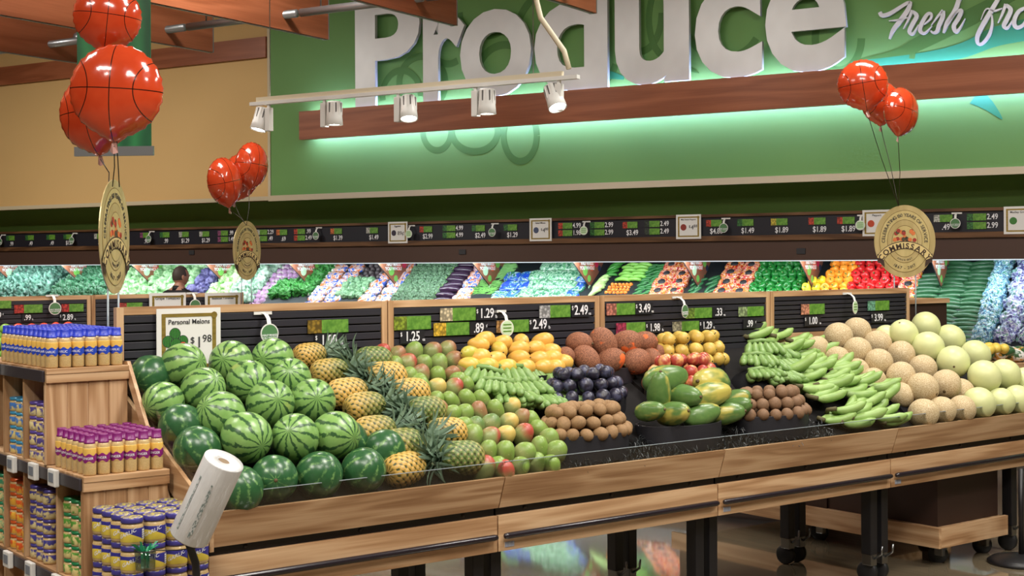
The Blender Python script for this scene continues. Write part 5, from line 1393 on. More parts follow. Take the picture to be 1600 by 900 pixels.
# ------------------------------------------------------------------ shopper, seen from behind over the tables
def person(loc, yaw):
    t = thing('person', 'person with short dark hair in black jacket facing the cabbages', 'person', loc, yaw)
    # faces +y; joints: (x,y,z,radius)
    J = {'pel': (0, 0, .86, .135), 'sp1': (0, -.005, 1.0, .13), 'sp2': (0, .02, 1.16, .15), 'ch': (0, .03, 1.27, .13), 'nk': (0, .05, 1.36, .055), 'hd0': (0, .07, 1.42, .066),
         'shl': (-.17, .03, 1.27, .066), 'ell': (-.22, .08, 1.02, .046), 'wrl': (-.17, .29, .95, .032), 'shr': (.17, .03, 1.27, .066), 'elr': (.22, .08, 1.02, .046), 'wrr': (.17, .29, .95, .032),
         'hpl': (-.09, 0, .80, .085), 'knl': (-.095, .02, .45, .058), 'anl': (-.095, -.02, .09, .042), 'tol': (-.10, .13, .045, .036), 'hpr': (.09, 0, .80, .085), 'knr': (.095, .02, .45, .058), 'anr': (.095, -.02, .09, .042), 'tor': (.10, .13, .045, .036)}
    E_ = [('pel', 'sp1'), ('sp1', 'sp2'), ('sp2', 'ch'), ('ch', 'nk'), ('nk', 'hd0'), ('ch', 'shl'), ('shl', 'ell'), ('ell', 'wrl'), ('ch', 'shr'), ('shr', 'elr'), ('elr', 'wrr'), ('pel', 'hpl'), ('hpl', 'knl'), ('knl', 'anl'), ('anl', 'tol'), ('pel', 'hpr'), ('hpr', 'knr'), ('knr', 'anr'), ('anr', 'tor')]
    def skin(name, J, E_, root, mats, fn, lv=2):
        ks = list(J); me = bpy.data.meshes.new(name); me.from_pydata([J[k][:3] for k in ks], [(ks.index(a), ks.index(b)) for a, b in E_], [])
        o = me_obj(name, me, t); m = o.modifiers.new('s', 'SKIN'); o.modifiers.new('d', 'SUBSURF').levels = lv
        sv = me.skin_vertices[0].data
        for i, k in enumerate(ks): sv[i].radius = (J[k][3], J[k][3] * (.8 if k in ('pel', 'sp1', 'sp2', 'ch') else 1)); sv[i].use_root = (k == root)
        dg = bpy.context.evaluated_depsgraph_get(); m2 = bpy.data.meshes.new_from_object(o.evaluated_get(dg)); o.modifiers.clear(); o.data = m2
        m2.materials.clear()
        for mm in mats: m2.materials.append(mm)
        for p in m2.polygons: p.use_smooth = True; p.material_index = fn(p.center)
        return o
    b = skin('body', J, E_, 'pel', [COAT, TROUSER, SKIN, RUBBER], lambda c: 2 if c.z > 1.335 and abs(c.x) < .1 else (3 if c.z < .085 else (1 if c.z < .84 else 0)))
    # head with face, ears and hair
    def hf(th, tt):
        ph = PI * tt; z = -math.cos(ph); r = math.sin(ph)
        x = .073 * r * math.cos(th); y = .092 * r * math.sin(th); zz = .112 * z
        if z < 0: x *= 1 + .18 * z; y *= 1 + .10 * z
        if y > 0: y += .006 * math.exp(-((z + .02) / .12) ** 2) * math.exp(-(x / .012) ** 2) * 3
        return (x, y, zz)
    h = me_obj('head', ball_me('head', SKIN, hf, 28, 20), t, (0, .075, 1.475), (.1, 0, -.35))
    hr = ball_me('hair', HAIR, lambda th, tt: tuple(Vector(hf(th, tt)) * 1.045), 28, 20)
    bm = bmesh.new(); bm.from_mesh(hr)
    bmesh.ops.delete(bm, geom=[v for v in bm.verts if (v.co.y > .045 and v.co.z < .06) or v.co.z < -.045 or (v.co.y > 0 and v.co.z < -.01)], context='VERTS'); bm.to_mesh(hr); bm.free()
    me_obj('hair', hr, h)
    for s in (-1, 1):
        me_obj('ear', egg('ear', SKIN, .008, .018, .028, seg=10, rings=8), h, (s * .076, .0, -.012))
        me_obj('eye', egg('eye', WHITE, .011, .006, .007, seg=10, rings=8), h, (s * .03, .084, .008))
        # hands with five fingers
        J2_ = {'w': (s * .17, .29, .95, .028), 'p': (s * .165, .36, .94, .036)}
        E2 = [('w', 'p')]
        for i, dx in enumerate((-.027, -.009, .009, .027)):
            J2_['f%d' % i] = (s * .165 + dx, .40, .938, .0095); J2_['g%d' % i] = (s * .165 + dx * 1.1, .435 - abs(dx) * .4, .922, .0085); E2 += [('p', 'f%d' % i), ('f%d' % i, 'g%d' % i)]
        J2_['t0'] = (s * .165 - s * .04, .35, .935, .010); J2_['t1'] = (s * .165 - s * .055, .385, .925, .009); E2 += [('p', 't0'), ('t0', 't1')]
        skin('hand', J2_, E2, 'w', [SKIN], lambda c: 0, 1)
    me_obj('mouth', egg('mouth', M('lips', sr(170, 100, 90), .5), .022, .004, .005, seg=10, rings=6), h, (0, .082, -.058))
    me_obj('collar', lathe_me('collar', [(.062, -.03), (.07, -.03), (.066, .02), (.06, .02)], COAT, 20), t, (0, .045, 1.345), (-.2, 0, 0))
    return t
pp = at_y(274, 430, 15.3)
person((pp.x, pp.y, 0), WALL_ANG - .1)

# ------------------------------------------------------------------ refrigerated produce case along the wall
CS0, CS1 = -14.5, 1.8
ZL, ZB, ZM, ZT = on_case(1200, 407, 0)[1], on_case(1200, 376, 0)[1], on_case(1200, 371, 0)[1], on_case(1200, 333, 0)[1]
case = thing('refrigerated_case', 'long brown refrigerated case of vegetables under the green wall', 'case', C(0, 0, 0), WALL_ANG)
DF, DB, DZF, DSL = -.15, .80, .86, .778
def dz(d): return DZF + (d - DF) * DSL
box('base', CS0, CS1, -.30, 1.28, .0, .62, DBROWN, case)
box('front_panel', CS0, CS1, -.34, -.301, .08, .60, BROWN, case)
box('front_rail', CS0, CS1, -.36, -.28, .621, .80, BROWN, case)
box('bumper', CS0, CS1, -.385, -.361, .66, .70, RUBBER, case)
me_obj('display_deck', prism_me('display_deck', [(DF - .12, .70), (DB + .1, .70), (DB + .1, dz(DB + .1)), (DF - .12, dz(DF) - .02)], 'x', CS0, CS1, M('case_deck_black', sr(24, 30, 34), .5)), case)
box('back_panel', CS0, CS1, DB + .12, 1.28, .621, ZT - .06, M('case_back_navy', sr(40, 52, 64), .4), case)
box('canopy_band', CS0, CS1, -.02, .05, ZL, ZB, BROWN, case)
box('canopy_roof', CS0, CS1, .051, 1.28, ZB - .02, ZB + .02, BROWN, case)
box('canopy_top', CS0, CS1, .06, 1.28, ZT - .05, ZT - .01, BROWN, case)
box('wood_strip', CS0, CS1, -.045, .05, ZB + .001, ZM + .02, DARKOAK, case)
box('price_strip', CS0, CS1, -.02, .05, ZM + .021, ZT - .026, M('black_price_strip', sr(34, 34, 42), .4), case)
box('wood_strip', CS0, CS1, -.04, .05, ZT - .025, ZT, DARKOAK, case)
TUBE = M('case_led_tube', (1, 1, 1), emit=((.86, .97, 1.0), 4))
me_obj('led_tube', tube_me('led_tube', [(CS0 + .1, .035, ZL - .003), (CS1 - .1, .035, ZL - .003)], .005, M('case_lip_glow', (1, 1, 1), emit=((.80, .95, 1.0), .9)), 8), case)
me_obj('led_tube', tube_me('led_tube', [(CS0 + .1, .45, ZB - .04), (CS1 - .1, .45, ZB - .04)], .014, TUBE, 8), case)
for px in (723, 1252, 300):
    s, z = on_case(px, 402, -.02); box('case_badge', s - .04, s + .04, -.03, -.021, z - .02 + .05, z + .03 + .05, INK, case)
# strips of light the case carries under its canopy
for k in range(7):
    s = -13.0 + 2.3 * k
    area_light('case_strip_light', C(s, .12, ZL + .01), (math.radians(32), 0, WALL_ANG), 2.2, .05, 18, (.86, .97, 1.0))

# ---- tags on the price strip
zt0 = (ZM + .021 + ZT - .026) / 2; sh = (ZT - ZM) - .05
def s_of(px, py=352): return on_case(px, py, -.03)[0]
PC = {'r': (200, 70, 50), 'g': (60, 120, 60), 'w': (200, 200, 190), 'o': (220, 120, 60), 'd': (60, 70, 60), 'p': (150, 80, 120), 'y': (210, 190, 70)}
STRIP = [(15, ['.99'], 'g', 'collard greens'), (45, ['.49'], 'g', 'leaf greens'), (78, ['.49'], 'g', 'kale'), (105, ['1.29'], 'g', 'curly kale'), (153, ['.99'], 'w', 'gold oval sign'), (225, ['.99'], 'p', 'green cabbages'), (256, ['.99'], 'g', 'shopper'),
         (286, ['1.29'], 'w', 'purple cabbages'), (318, ['1.29'], 'w', 'napa cabbage'), (350, ['.99', '1.49'], 'p', 'low balloon'), (411, ['2.29', '.49'], 'w', 'turnips'), (439, ['.69'], 'o', 'turnips and radishes'), (470, ['.99', '2.49'], 'r', 'parsley'), (524, ['1.39'], 'o', 'carrot bags'), (580, ['1.49'], 'w', 'artichokes'),
         (664, ['2.99'], 'r', 'broccoli florets'), (704, ['4.99', '4.99'], 'g', 'eggplants'), (746, ['2.49'], 'g', 'green beans'), (796, ['1.29'], 'g', 'blue salad bags'), (886, ['4.99', '1.98'], 'r', 'clear salad bags'), (936, ['2.99', '2.99'], 'g', 'long peppers'), (983, ['3.49'], 'r', 'orange habaneros'), (1022, ['2.49', '2.49'], 'd', 'jalapenos'),
         (1114, ['4.88'], 'r', 'mini pepper bags'), (1163, ['1.49'], 'g', 'green bell peppers'), (1216, ['1.89'], 'y', 'yellow bell peppers'), (1275, ['1.89'], 'r', 'orange bell peppers'), (1320, ['1.89'], 'r', 'red bell peppers'), (1472, ['.49'], 'w', 'cucumbers'), (1530, ['2.49', '2.99'], 'g', 'wrapped lettuces'), (1640, ['1.99'], 'g', 'wrapped lettuces past the frame sign')]
for (px, prices, c, what) in STRIP:
    s = s_of(px); org = C(s, -.021, 0)
    t = thing('price_card', 'strip price card reading %s above the %s' % (' and '.join(('$' if p[0] != '.' else '') + p for p in prices), what), 'price card', org, WALL_ANG, 'price cards on the case strip')
    two = len(prices) > 1
    lw, lh = .155, sh * (.34 if two else .36)
    for k, p in enumerate(prices):
        zc = zt0 + (sh * (.21 if k == 0 else -.21) if two else sh * .18)
        x0 = -.10 if two else -.07
        box('picture', x0, x0 + .05, -.006, -.001, zc - lh / 2, zc + lh / 2, pic(PC[c]), t)
        box('name_label', x0 + .05, x0 + lw, -.007, -.001, zc - lh / 2, zc + lh / 2, LABELGREEN, t)
        if two: text(p, lh * 1.15, WINK, t, (x0 + lw + .05, -.004, zc), bold=.01, sx=.8)
        else: text(('$' if p[0] != '.' else '') + p, lh * 1.15, WINK, t, (.03, -.004, zt0 - sh * .26), bold=.01, sx=.8)
for (px, what) in ((5, 'collard greens'), (117, 'curly kale'), (237, 'green cabbages'), (498, 'carrot bags'), (773, 'green beans'), (1134, 'mini pepper bags')):
    wobbler(C(s_of(px), -.022, zt0 - .015), WALL_ANG, .043, 'round fruit wobbler disc on the case strip above the ' + what)
for (px, what, pale) in ((643, 'broccoli florets', True), (916, 'clear salad bags', True), (1347, 'red bell peppers', True), (1495, 'cucumbers', False)):
    wobbler(C(s_of(px), -.022, zt0 - .015), WALL_ANG, .043, ('pale' if pale else 'round fruit') + ' wobbler disc on the case strip above the ' + what, pale)
for (px, ttl, pr, wdt, mcol) in ((623, 'Eggplant', ('', '89'), 33, sr(50, 40, 60)), (846, 'Salad Mixes', ('4', '88'), 37, sr(70, 80, 110)), (1077, 'Mini Sweet Peppers', ('4', '88'), 41, sr(140, 50, 40)), (1371, 'Peppers', ('1', '89'), 36, sr(190, 70, 40)), (1594, 'Medley Greens', ('2', '99'), 42, sr(60, 120, 50))):
    s = s_of(px); wq = .25
    framed_sign(C(s, -.045, zt0 - .11), WALL_ANG, wq, .225, ttl, pr if ttl not in ('Peppers', 'Medley Greens') else None, {'Peppers': 'small framed sign with a red vegetable picture behind the gold oval sign', 'Medley Greens': 'small framed sign with a green leaf picture clipped to the case strip'}.get(ttl, 'small framed sign reading %s clipped to the case strip' % ttl), [(-.2, -.02, .12, M('sign_picture_' + ttl.replace(' ', '_').lower(), mcol, .5))])

# ---- vegetables, laid in columns on the sloping display
SL = math.atan(DSL)
def CQ(s, d, up): return C(s, d, dz(d) + up)
def veg(kind, name, s, d, up, label, cat, group, rot=(0, 0, 0), sc=1.0):
    me, parts = PROTO[kind]
    o = me_obj(name, me, None, CQ(s, d, up), (0, 0, 0), sc)
    o.rotation_euler = (Euler((0, 0, WALL_ANG)).to_quaternion() @ Euler((SL, 0, 0)).to_quaternion() @ Euler(rot).to_quaternion()).to_euler()
    tag(o, label, cat, group)
    for (pn, pm, pl) in parts: me_obj(pn, pm, o, pl)
    return o
def glossy(name, c1, c2, rough=.25, sc=20): return M(name, rough=rough, fn=lambda g: g.mix(g.noise(None, sc, 3, .6, rnd=6.0), sr(*c1), sr(*c2)))
def bell_me(mat): return lathe_me('bell', [(.006, -.034), (.024, -.042), (.038, -.028), (.042, 0), (.042, .022), (.034, .040), (.016, .037), (.006, .030)], mat, 24, 4, .16, 1)
STG = glossy('pepper_stem', (70, 110, 50), (110, 150, 80), .5)
stm = tube_me('stem', [(0, 0, 0), (.002, 0, .012), (.008, 0, .022)], .005, STG, 6)
for k, c1, c2 in (('bg', (16, 92, 34), (40, 128, 54)), ('by', (226, 186, 30), (244, 214, 70)), ('bo', (236, 130, 26), (248, 164, 60)), ('br', (176, 22, 26), (214, 44, 44))):
    proto(k, bell_me(glossy('bell_' + k, c1, c2, .18)), ('stem', stm, (0, 0, .028)))
def long_me(L, r, mat, bend=.0, ridge=0):
    pts, rad = [], []
    for i in range(9):
        t = i / 8; x = L * (t - .5); pts.append((x, 0, bend * (1 - (2 * t - 1) ** 2)))
        rad.append(r * (.35 + .65 * math.sin(PI * min(1, max(0, .06 + .88 * t))) ** .45))
    return tube_me('long', pts, rad, mat, 9)
proto('cuke', long_me(.245, .0285, glossy('cucumber_skin', (22, 62, 40), (52, 104, 66), .3, 30), .012))
proto('egg', long_me(.24, .042, glossy('eggplant_skin', (36, 20, 40), (62, 40, 66), .15), .01), ('calyx', lathe_me('calyx', [(.002, 0), (.03, 0), (.02, .02), (.006, .04)], STG, 10), (-.115, 0, 0)))
proto('jal', long_me(.10, .016, glossy('jalapeno_skin', (20, 84, 36), (50, 124, 60), .25), .004))
proto('mincuke', long_me(.13, .018, glossy('small_cucumber_skin', (24, 78, 44), (56, 120, 72), .3), .004))
proto('lgp', long_me(.16, .022, glossy('pale_pepper_skin', (96, 168, 60), (150, 204, 100), .25), .02))
proto('lgd', long_me(.16, .017, glossy('long_green_pepper_skin', (34, 112, 36), (76, 156, 66), .25), .025))
proto('lgw', long_me(.15, .024, glossy('squash_skin', (150, 196, 110), (196, 224, 160), .3), .025))
proto('hab', egg('habanero', glossy('habanero_skin', (226, 110, 30), (244, 150, 70), .25), .02, .02, .024, bump=.15, seg=12, rings=8))
def leafy(name, r, mat, amp, seed, freq=3.0):
    def f(th, t):
        ph = PI * t; p = Vector((math.sin(ph) * math.cos(th), math.sin(ph) * math.sin(th), -math.cos(ph)))
        n = noise.noise(p * freq + Vector((seed, 0, 0))) + .6 * noise.noise(p * freq * 2.7 + Vector((0, seed, 0)))
        return p * r * (1 + amp * n)
    return ball_me(name, mat, f, 34, 22)
def leafmat(name, c1, c2, sc=18, rough=.45): return M(name, rough=rough, fn=lambda g: g.mix((g.noise(None, sc, 4, .7, 1.0, rnd=9.0)).step(.35, .68), sr(*c1), sr(*c2)))
proto('collard', leafy('collard', .115, leafmat('collard_leaf', (28, 70, 58), (110, 160, 140), 16), .55, 1.3, 2.6)); proto('kale', leafy('kale', .11, leafmat('kale_leaf', (18, 66, 40), (70, 132, 92), 60), .6, 4.2, 5.0))
proto('lett', leafy('lettuce', .09, leafmat('lettuce_leaf', (60, 140, 40), (140, 200, 90), 40), .55, 2.2, 5.0)); proto('cab', leafy('cabbage', .088, leafmat('cabbage_leaf', (84, 140, 84), (176, 210, 160), 12), .22, 7.7, 2.2))
proto('redcab', leafy('red_cabbage', .085, leafmat('red_cabbage_leaf', (52, 46, 96), (120, 116, 170), 12), .22, 3.1, 3.0)); proto('napa', leafy('napa', .10, leafmat('napa_leaf', (90, 150, 66), (204, 222, 178), 12), .25, 6.1, 2.0))
proto('savoy', leafy('leek', .10, leafmat('leek_leaf', (60, 110, 80), (190, 214, 196), 9), .4, 9.1, 2.4)); proto('parsley', leafy('parsley', .085, leafmat('parsley_leaf', (16, 84, 26), (72, 160, 70), 70), .6, 5.5, 6.0))
proto('turnip', egg('turnip', M('turnip_skin', rough=.35, fn=lambda g: g.mix((g.xyz()[2] * 14.0 + g.noise(None, 20, 2, rnd=5.0)).step(.35, .95), sr(232, 226, 222), sr(158, 116, 160))), .042, .042, .038, seg=14, rings=10))
proto('potato', egg('potato', glossy('dark_avocado_skin', (44, 36, 40), (92, 82, 84), .4, 40), .036, .034, .044, seg=14, rings=10)); proto('arti', leafy('artichoke', .05, leafmat('artichoke_leaf', (70, 120, 80), (150, 190, 150), 30), .25, 8.0, 5.0))
proto('radish', egg('radish', glossy('radish_skin', (220, 230, 214), (240, 244, 236), .3), .026, .026, .028, seg=12, rings=8))
def bag_me(name, w_, h_, t_, mat, seed): 
    def f(th, t):
        ph = PI * t; p = Vector((math.sin(ph) * math.cos(th), math.sin(ph) * math.sin(th), -math.cos(ph)))
        q = Vector([math.copysign(abs(c) ** .55, c) for c in p])
        n = noise.noise(p * 3.2 + Vector((seed, 0, 0)))
        return Vector((q.x * w_ / 2, q.y * h_ / 2, q.z * t_ / 2 * (1 + .35 * n)))
    return ball_me(name, mat, f, 24, 12)
def film(name, cols, sc): 
    def fn(g):
        n = g.noise(g.scale(None, 1, 1, 1, 9.0), sc, 3, .65, .8).step(.30, .70)
        st_ = [(i / (len(cols) - 1) * .5 + .25, sr(*c)) for i, c in enumerate(cols)]
        return g.ramp(n, st_), g.bump(g.noise(None, 60, 3, .7), .5, .006)
    return M(name, rough=.18, fn=fn, coat=.6)
proto('carbag', bag_me('carrot_bag', .21, .135, .06, film('carrot_bag_film', [(60, 96, 200), (222, 222, 230), (226, 160, 120), (228, 214, 206), (206, 110, 64)], 20), 1.0))
proto('minibag', bag_me('mini_bag', .185, .15, .07, film('mini_pepper_bag_film', [(170, 34, 34), (226, 180, 60), (214, 96, 36), (228, 214, 206), (180, 40, 40)], 30), 2.0), ('bag_label', lathe_me('bag_label', [(.001, 0), (.036, 0), (.036, .003), (.001, .003)], INK, 14), (0, 0, .034)))
proto('bluebag', bag_me('blue_bag', .20, .15, .06, film('blue_bag_film', [(30, 70, 190), (60, 130, 130), (36, 90, 200), (190, 214, 236), (50, 120, 90)], 11), 3.0)); proto('salad', bag_me('salad_bag', .22, .16, .08, film('clear_salad_film', [(60, 120, 90), (130, 190, 150), (90, 150, 110), (220, 236, 230), (100, 170, 120)], 22), 4.0))
proto('wrapl', leafy('wrapped_lettuce', .085, film('wrapped_lettuce_film', [(60, 60, 110), (150, 150, 200), (110, 110, 170), (230, 236, 244), (90, 140, 130)], 26), .3, 2.7, 3.0)); proto('wrapb', leafy('wrapped_lettuce', .085, film('wrapped_blue_lettuce_film', [(60, 90, 120), (120, 190, 220), (90, 140, 170), (230, 240, 246), (60, 130, 120)], 26), .3, 5.7, 3.0))
proto('floret', leafy('floret', .055, leafmat('floret_green', (14, 44, 24), (120, 160, 122), 90), .35, 1.0, 7.0))
VL = {'collard': ('collard_bunch', 'bunch of collard greens beside the kale in the case', 'greens'), 'kale': ('kale_bunch', 'bunch of curly kale next to the collard greens', 'kale'), 'lett': ('lettuce_bunch', 'bright leaf lettuce below the kale', 'lettuce'), 'cab': ('cabbage', 'pale green cabbage heaped in front of the shopper', 'cabbage'),
      'redcab': ('purple_cabbage', 'purple cabbage piled beside the green cabbages', 'cabbage'), 'napa': ('napa_cabbage', 'napa cabbage between purple cabbages and leeks', 'cabbage'), 'savoy': ('leek_bunch', 'bunch of leeks beside the turnips', 'leeks'), 'parsley': ('parsley_bunch', 'bunch of bright parsley beside the carrot bags', 'parsley'),
      'turnip': ('turnip', 'white and purple turnip heaped in the case', 'turnip'), 'potato': ('avocado', 'dark avocado heaped above the artichokes', 'avocado'), 'arti': ('artichoke', 'green artichoke heaped below the avocados', 'artichoke'), 'radish': ('white_radish', 'white radish beside the parsley', 'radish'),
      'carbag': ('carrot_bag', 'white and orange bag of carrots in the case', 'carrot bag'), 'minibag': ('mini_pepper_bag', 'bag of mixed mini peppers with black round label', 'pepper bag'), 'bluebag': ('blue_salad_bag', 'blue printed salad bag in the case', 'salad bag'), 'salad': ('clear_salad_bag', 'clear bag of green salad in the case', 'salad bag'),
      'wrapl': ('wrapped_lettuce', 'violet lettuce wrapped in shiny film', 'lettuce'), 'wrapb': ('wrapped_green_lettuce', 'bluish lettuce wrapped in shiny film beside the cucumbers', 'lettuce'), 'floret': ('broccoli_floret', 'dark speckled broccoli floret between carrot bags and eggplants', 'broccoli'), 'egg': ('eggplant', 'dark purple eggplant stacked in the case', 'eggplant'),
      'jal': ('jalapeno', 'dark green jalapeno beside the mini pepper bags', 'pepper'), 'mincuke': ('small_cucumber', 'small cucumber piled between the mini pepper bags', 'cucumber'), 'lgp': ('light_pepper', 'light green long pepper above the orange habaneros', 'pepper'), 'lgd': ('long_pepper', 'curved dark green long pepper above the pale squash', 'pepper'),
      'lgw': ('pale_squash', 'pale green curved squash below the long peppers', 'squash'), 'hab': ('habanero', 'small orange habanero pepper in the case', 'pepper'), 'cuke': ('cucumber', 'dark green cucumber stacked in columns in the case', 'cucumber'), 'bg': ('green_bell_pepper', 'green bell pepper stacked in the case', 'bell pepper'),
      'by': ('yellow_bell_pepper', 'yellow bell pepper between green and orange ones', 'bell pepper'), 'bo': ('orange_bell_pepper', 'orange bell pepper stacked beside the red ones', 'bell pepper'), 'br': ('red_bell_pepper', 'red bell pepper stacked beside the gold oval sign', 'bell pepper')}
def s_mid(px, d):
    # place along the case that the pixel column px meets on the display at depth d
    a = (px - 800) / FPX
    b0_, b1_ = C(0, d, 0), C(1, d, 0)
    return (a * b0_.y - b0_.x) / ((b1_.x - b0_.x) - a * (b1_.y - b0_.y))
def column(kind, px0, px1, d0, d1, ss, sd, up, rot=lambda: (R.uniform(-.3, .3), R.uniform(-.3, .3), R.uniform(0, 6)), stagger=True, sc=(.92, 1.08), dm=.45):
    nm, lb, ct = VL[kind]
    if .05 < d0 < .25: d0 = .0
    a, b = s_mid(px0, dm), s_mid(px1, dm)
    n = max(1, round((b - a) / ss)); m = max(1, round((d1 - d0) / (sd * math.cos(SL))))
    for j in range(m):
        for i in range(n):
            s = a + (b - a) * (i + .5 + (.25 if stagger and j % 2 else 0) * (1 if n > 1 else 0)) / n
            d = d0 + (d1 - d0) * (j + .5) / m
            veg(kind, nm, s + R.uniform(-.05, .05) * ss, d + R.uniform(-.04, .04) * sd, up + R.uniform(-.08, .12) * up, lb, ct, nm.replace('_', ' ') + 's in the case', rot(), R.uniform(*sc))
flat = lambda: (R.uniform(-.06, .06), R.uniform(-.06, .06), R.uniform(-.12, .12))
lying = lambda: (R.uniform(-.1, .1), R.uniform(-.06, .06), R.uniform(-.1, .1))
DT = .74
column('collard', -40, 96, .20, DT, .20, .17, .08); column('kale', 108, 190, .20, DT, .17, .15, .07); column('lett', 160, 186, .16, .32, .14, .14, .06)
column('cab', 190, 306, .18, DT, .165, .15, .07); column('redcab', 306, 336, .20, DT, .16, .15, .07); column('napa', 344, 378, .20, DT, .17, .16, .08)
column('savoy', 378, 414, .20, DT, .17, .16, .07); column('turnip', 414, 456, .42, DT, .08, .075, .035); column('turnip', 398, 434, .18, .42, .08, .075, .035); column('parsley', 436, 470, .26, .44, .14, .13, .05)
column('parsley', 470, 496, .30, DT, .13, .13, .05); column('radish', 492, 503, .30, DT, .06, .06, .03); column('carbag', 500, 550, .18, DT, .20, .13, .035, flat, False)
column('potato', 552, 588, .53, DT, .075, .075, .035); column('arti', 538, 580, .26, .53, .095, .09, .045); column('carbag', 578, 630, .16, DT, .20, .13, .035, flat, False)
column('floret', 630, 694, .16, DT, .085, .08, .04); column('egg', 696, 722, .14, DT, .26, .085, .045, lying, False); column('carbag', 722, 748, .16, DT, .20, .13, .035, flat, False)
column('bluebag', 782, 826, .18, .62, .20, .15, .04, flat); column('salad', 824, 896, .18, DT, .21, .16, .05, flat); column('bluebag', 888, 916, .16, .60, .2, .15, .04, flat)
column('lgw', 924, 950, .34, .56, .16, .05, .03, lambda: (R.uniform(-.3, .3), R.uniform(-.2, .2), R.uniform(.4, 1.0))); column('lgd', 932, 956, .56, DT, .16, .035, .03, lambda: (R.uniform(-.3, .3), R.uniform(-.2, .2), R.uniform(.2, .9)))
column('hab', 950, 985, .36, .50, .042, .042, .025); column('lgp', 958, 994, .51, DT, .15, .045, .03, lying); column('jal', 994, 1020, .14, DT, .11, .034, .02, lambda: (R.uniform(-.1, .1), 0, R.uniform(.1, .6)))
column('minibag', 1022, 1072, .16, DT, .165, .135, .04, flat, False); column('mincuke', 1072, 1120, .30, .58, .13, .038, .025, lambda: (0, R.uniform(-.1, .1), R.uniform(.5, 1.2))); column('minibag', 1120, 1176, .16, DT, .165, .135, .04, flat, False)
bellr = lambda: (R.uniform(-.5, .5) - .3, R.uniform(-.5, .5), R.uniform(0, 6))
column('bg', 1172, 1252, .12, DT, .088, .085, .045, bellr); column('by', 1254, 1286, .26, .54, .088, .085, .045, bellr); column('bo', 1284, 1326, .10, DT, .088, .085, .045, bellr); column('br', 1324, 1400, .10, DT, .088, .085, .045, bellr)
column('minibag', 1400, 1440, .05, DT, .165, .135, .04, flat, False); column('cuke', 1436, 1462, .05, .6, .2, .056, .028, lying, False); column('cuke', 1470, 1546, -.14, DT, .25, .056, .028, lying, False)
column('wrapb', 1548, 1572, -.14, DT, .15, .10, .07); column('wrapl', 1578, 1640, -.14, DT, .155, .10, .07); column('cuke', 1650, 1690, -.1, DT, .25, .05, .025, lying, False); column('wrapb', 1700, 1770, -.1, DT, .155, .11, .07); column('salad', 1778, 1850, -.1, DT, .21, .16, .05, flat)
# heaps of green beans in black trays, too many to count
BEAN = glossy('green_bean', (70, 150, 60), (140, 200, 110), .4)
def beans(px0, px1, d0, d1, n, seed, label):
    q = random.Random(seed); a, b = s_mid(px0, .45), s_mid(px1, .45); V_, F_ = [], []
    for i in range(n):
        s = q.uniform(a, b); d = q.uniform(d0, d1); up = q.uniform(.01, .045); an = q.uniform(-.5, .9); L = .05
        p0 = Vector((s, d, dz(d) + up)); dr = Vector((math.cos(an), math.sin(an) * math.cos(SL), math.sin(an) * math.sin(SL)))
        sd = Vector((-math.sin(an), math.cos(an) * math.cos(SL), math.cos(an) * math.sin(SL))) * .005; upv = Vector((0, -math.sin(SL), math.cos(SL))) * .006
        k0 = len(V_)
        V_ += [p0 - dr * L, p0 + sd, p0 + upv, p0 - sd, p0 + dr * L]
        F_ += [(k0, k0 + 2, k0 + 1), (k0, k0 + 3, k0 + 2), (k0 + 4, k0 + 1, k0 + 2), (k0 + 4, k0 + 2, k0 + 3)]
    o = me_obj('green_beans', mesh_from('green_beans', V_, F_, BEAN), None, C(0, 0, 0), (0, 0, WALL_ANG)); tag(o, label, 'beans', kind='stuff')
beans(758, 784, .56, DT, 420, 1, 'heap of green beans in the upper black tray'); beans(738, 778, .34, .52, 420, 2, 'heap of green beans in the lower black tray')
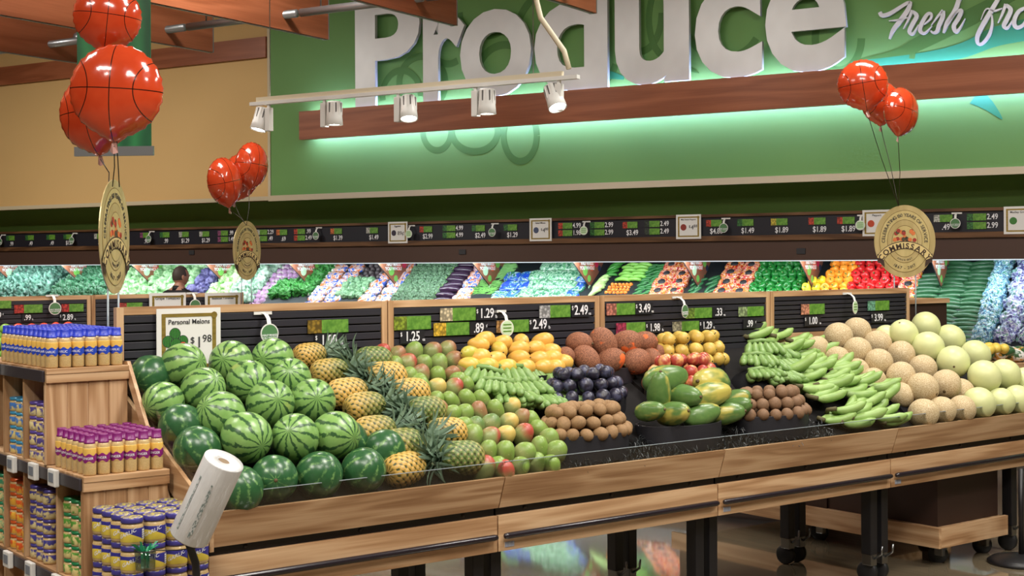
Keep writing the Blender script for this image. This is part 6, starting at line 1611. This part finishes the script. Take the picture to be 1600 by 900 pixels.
# dividers with printed corner posters
WOODP = M('poster_wood_print', fn=lambda g: g.mix(g.noise(g.scale(None, 40, 6, 6), 1, 2), sr(120, 70, 54), sr(164, 106, 80)), rough=.45)
PG = [M('poster_leaf_green', sr(120, 190, 90), .5), M('poster_beet', sr(200, 40, 80), .5), M('poster_tomato', sr(220, 80, 50), .5), M('poster_pale', sr(190, 226, 190), .5), M('poster_dark', sr(40, 50, 80), .5)]
for i, (px, what) in enumerate(((-6, 'collard greens'), (100, 'kale and collards'), (210, 'kale and cabbages'), (326, 'purple and napa cabbages'), (456, 'turnips and parsley'), (594, 'avocados and carrot bags'), (742, 'carrot bags and green beans'), (899, 'clear salad and long peppers'), (1071, 'mini pepper bags and small cucumbers'), (1252, 'green and orange bell peppers'), (1457, 'the two cucumber columns'))):
    s = on_case(px, 410, .16)[0]
    t = thing('case_divider', 'clear divider with a triangular vegetable poster between ' + what if ' and ' in what or 'two' in what else 'clear divider with a triangular vegetable poster beside the ' + what, 'divider', C(s, 0, 0), WALL_ANG, 'case dividers')
    tip = (.48, dz(.48) - .02)
    # poster faces the aisle at a slant: outline in depth and height
    me_obj('poster', prism_me('poster', [(.16, ZL + .06), (.78, dz(.78) + .03), (.78, ZL + .06), ] if False else [(.04, ZL + .05), (.80, ZL + .05), (.80, dz(.80) + .05), tip], 'x', -.002, .002, WOODP), t)
    me_obj('divider_edge', tube_me('divider_edge', [(0, .038, ZL + .05), (0, .478, tip[1]), (0, .56, .80)], .005, BLACK, 6), t)
    for (d, z, r, m) in ((.36, ZL - .09, .05, PG[0] if i % 2 else PG[3]), (.50, ZL - .05, .045, PG[2]), (.44, ZL - .17, .035, PG[0]), (.60, ZL - .02, .04, PG[1] if i % 2 else PG[0]), (.66, ZL - .07, .03, PG[4]), (.45, ZL - .26, .028, PG[3])):
        if z - r * .6 < dz(d) + .03 and d > .5: continue
        me_obj('poster_print', lathe_me('poster_print', [(.001, 0), (r, 0), (r, .001), (.001, .001)], m, 16, smooth=False), t, (.0023, d, z), (0, PI / 2, 0))
    text('HALF MAKES', .045, WINK, t, (.004, .40, ZL - .02), (PI / 2, 0, PI / 2), bold=.02)
    text('YOU WHOLE', .05, WINK, t, (.004, .40, ZL - .065), (PI / 2, 0, PI / 2), bold=.02)

bpy.data.scenes.remove(TXS)
# lettering_bench removed
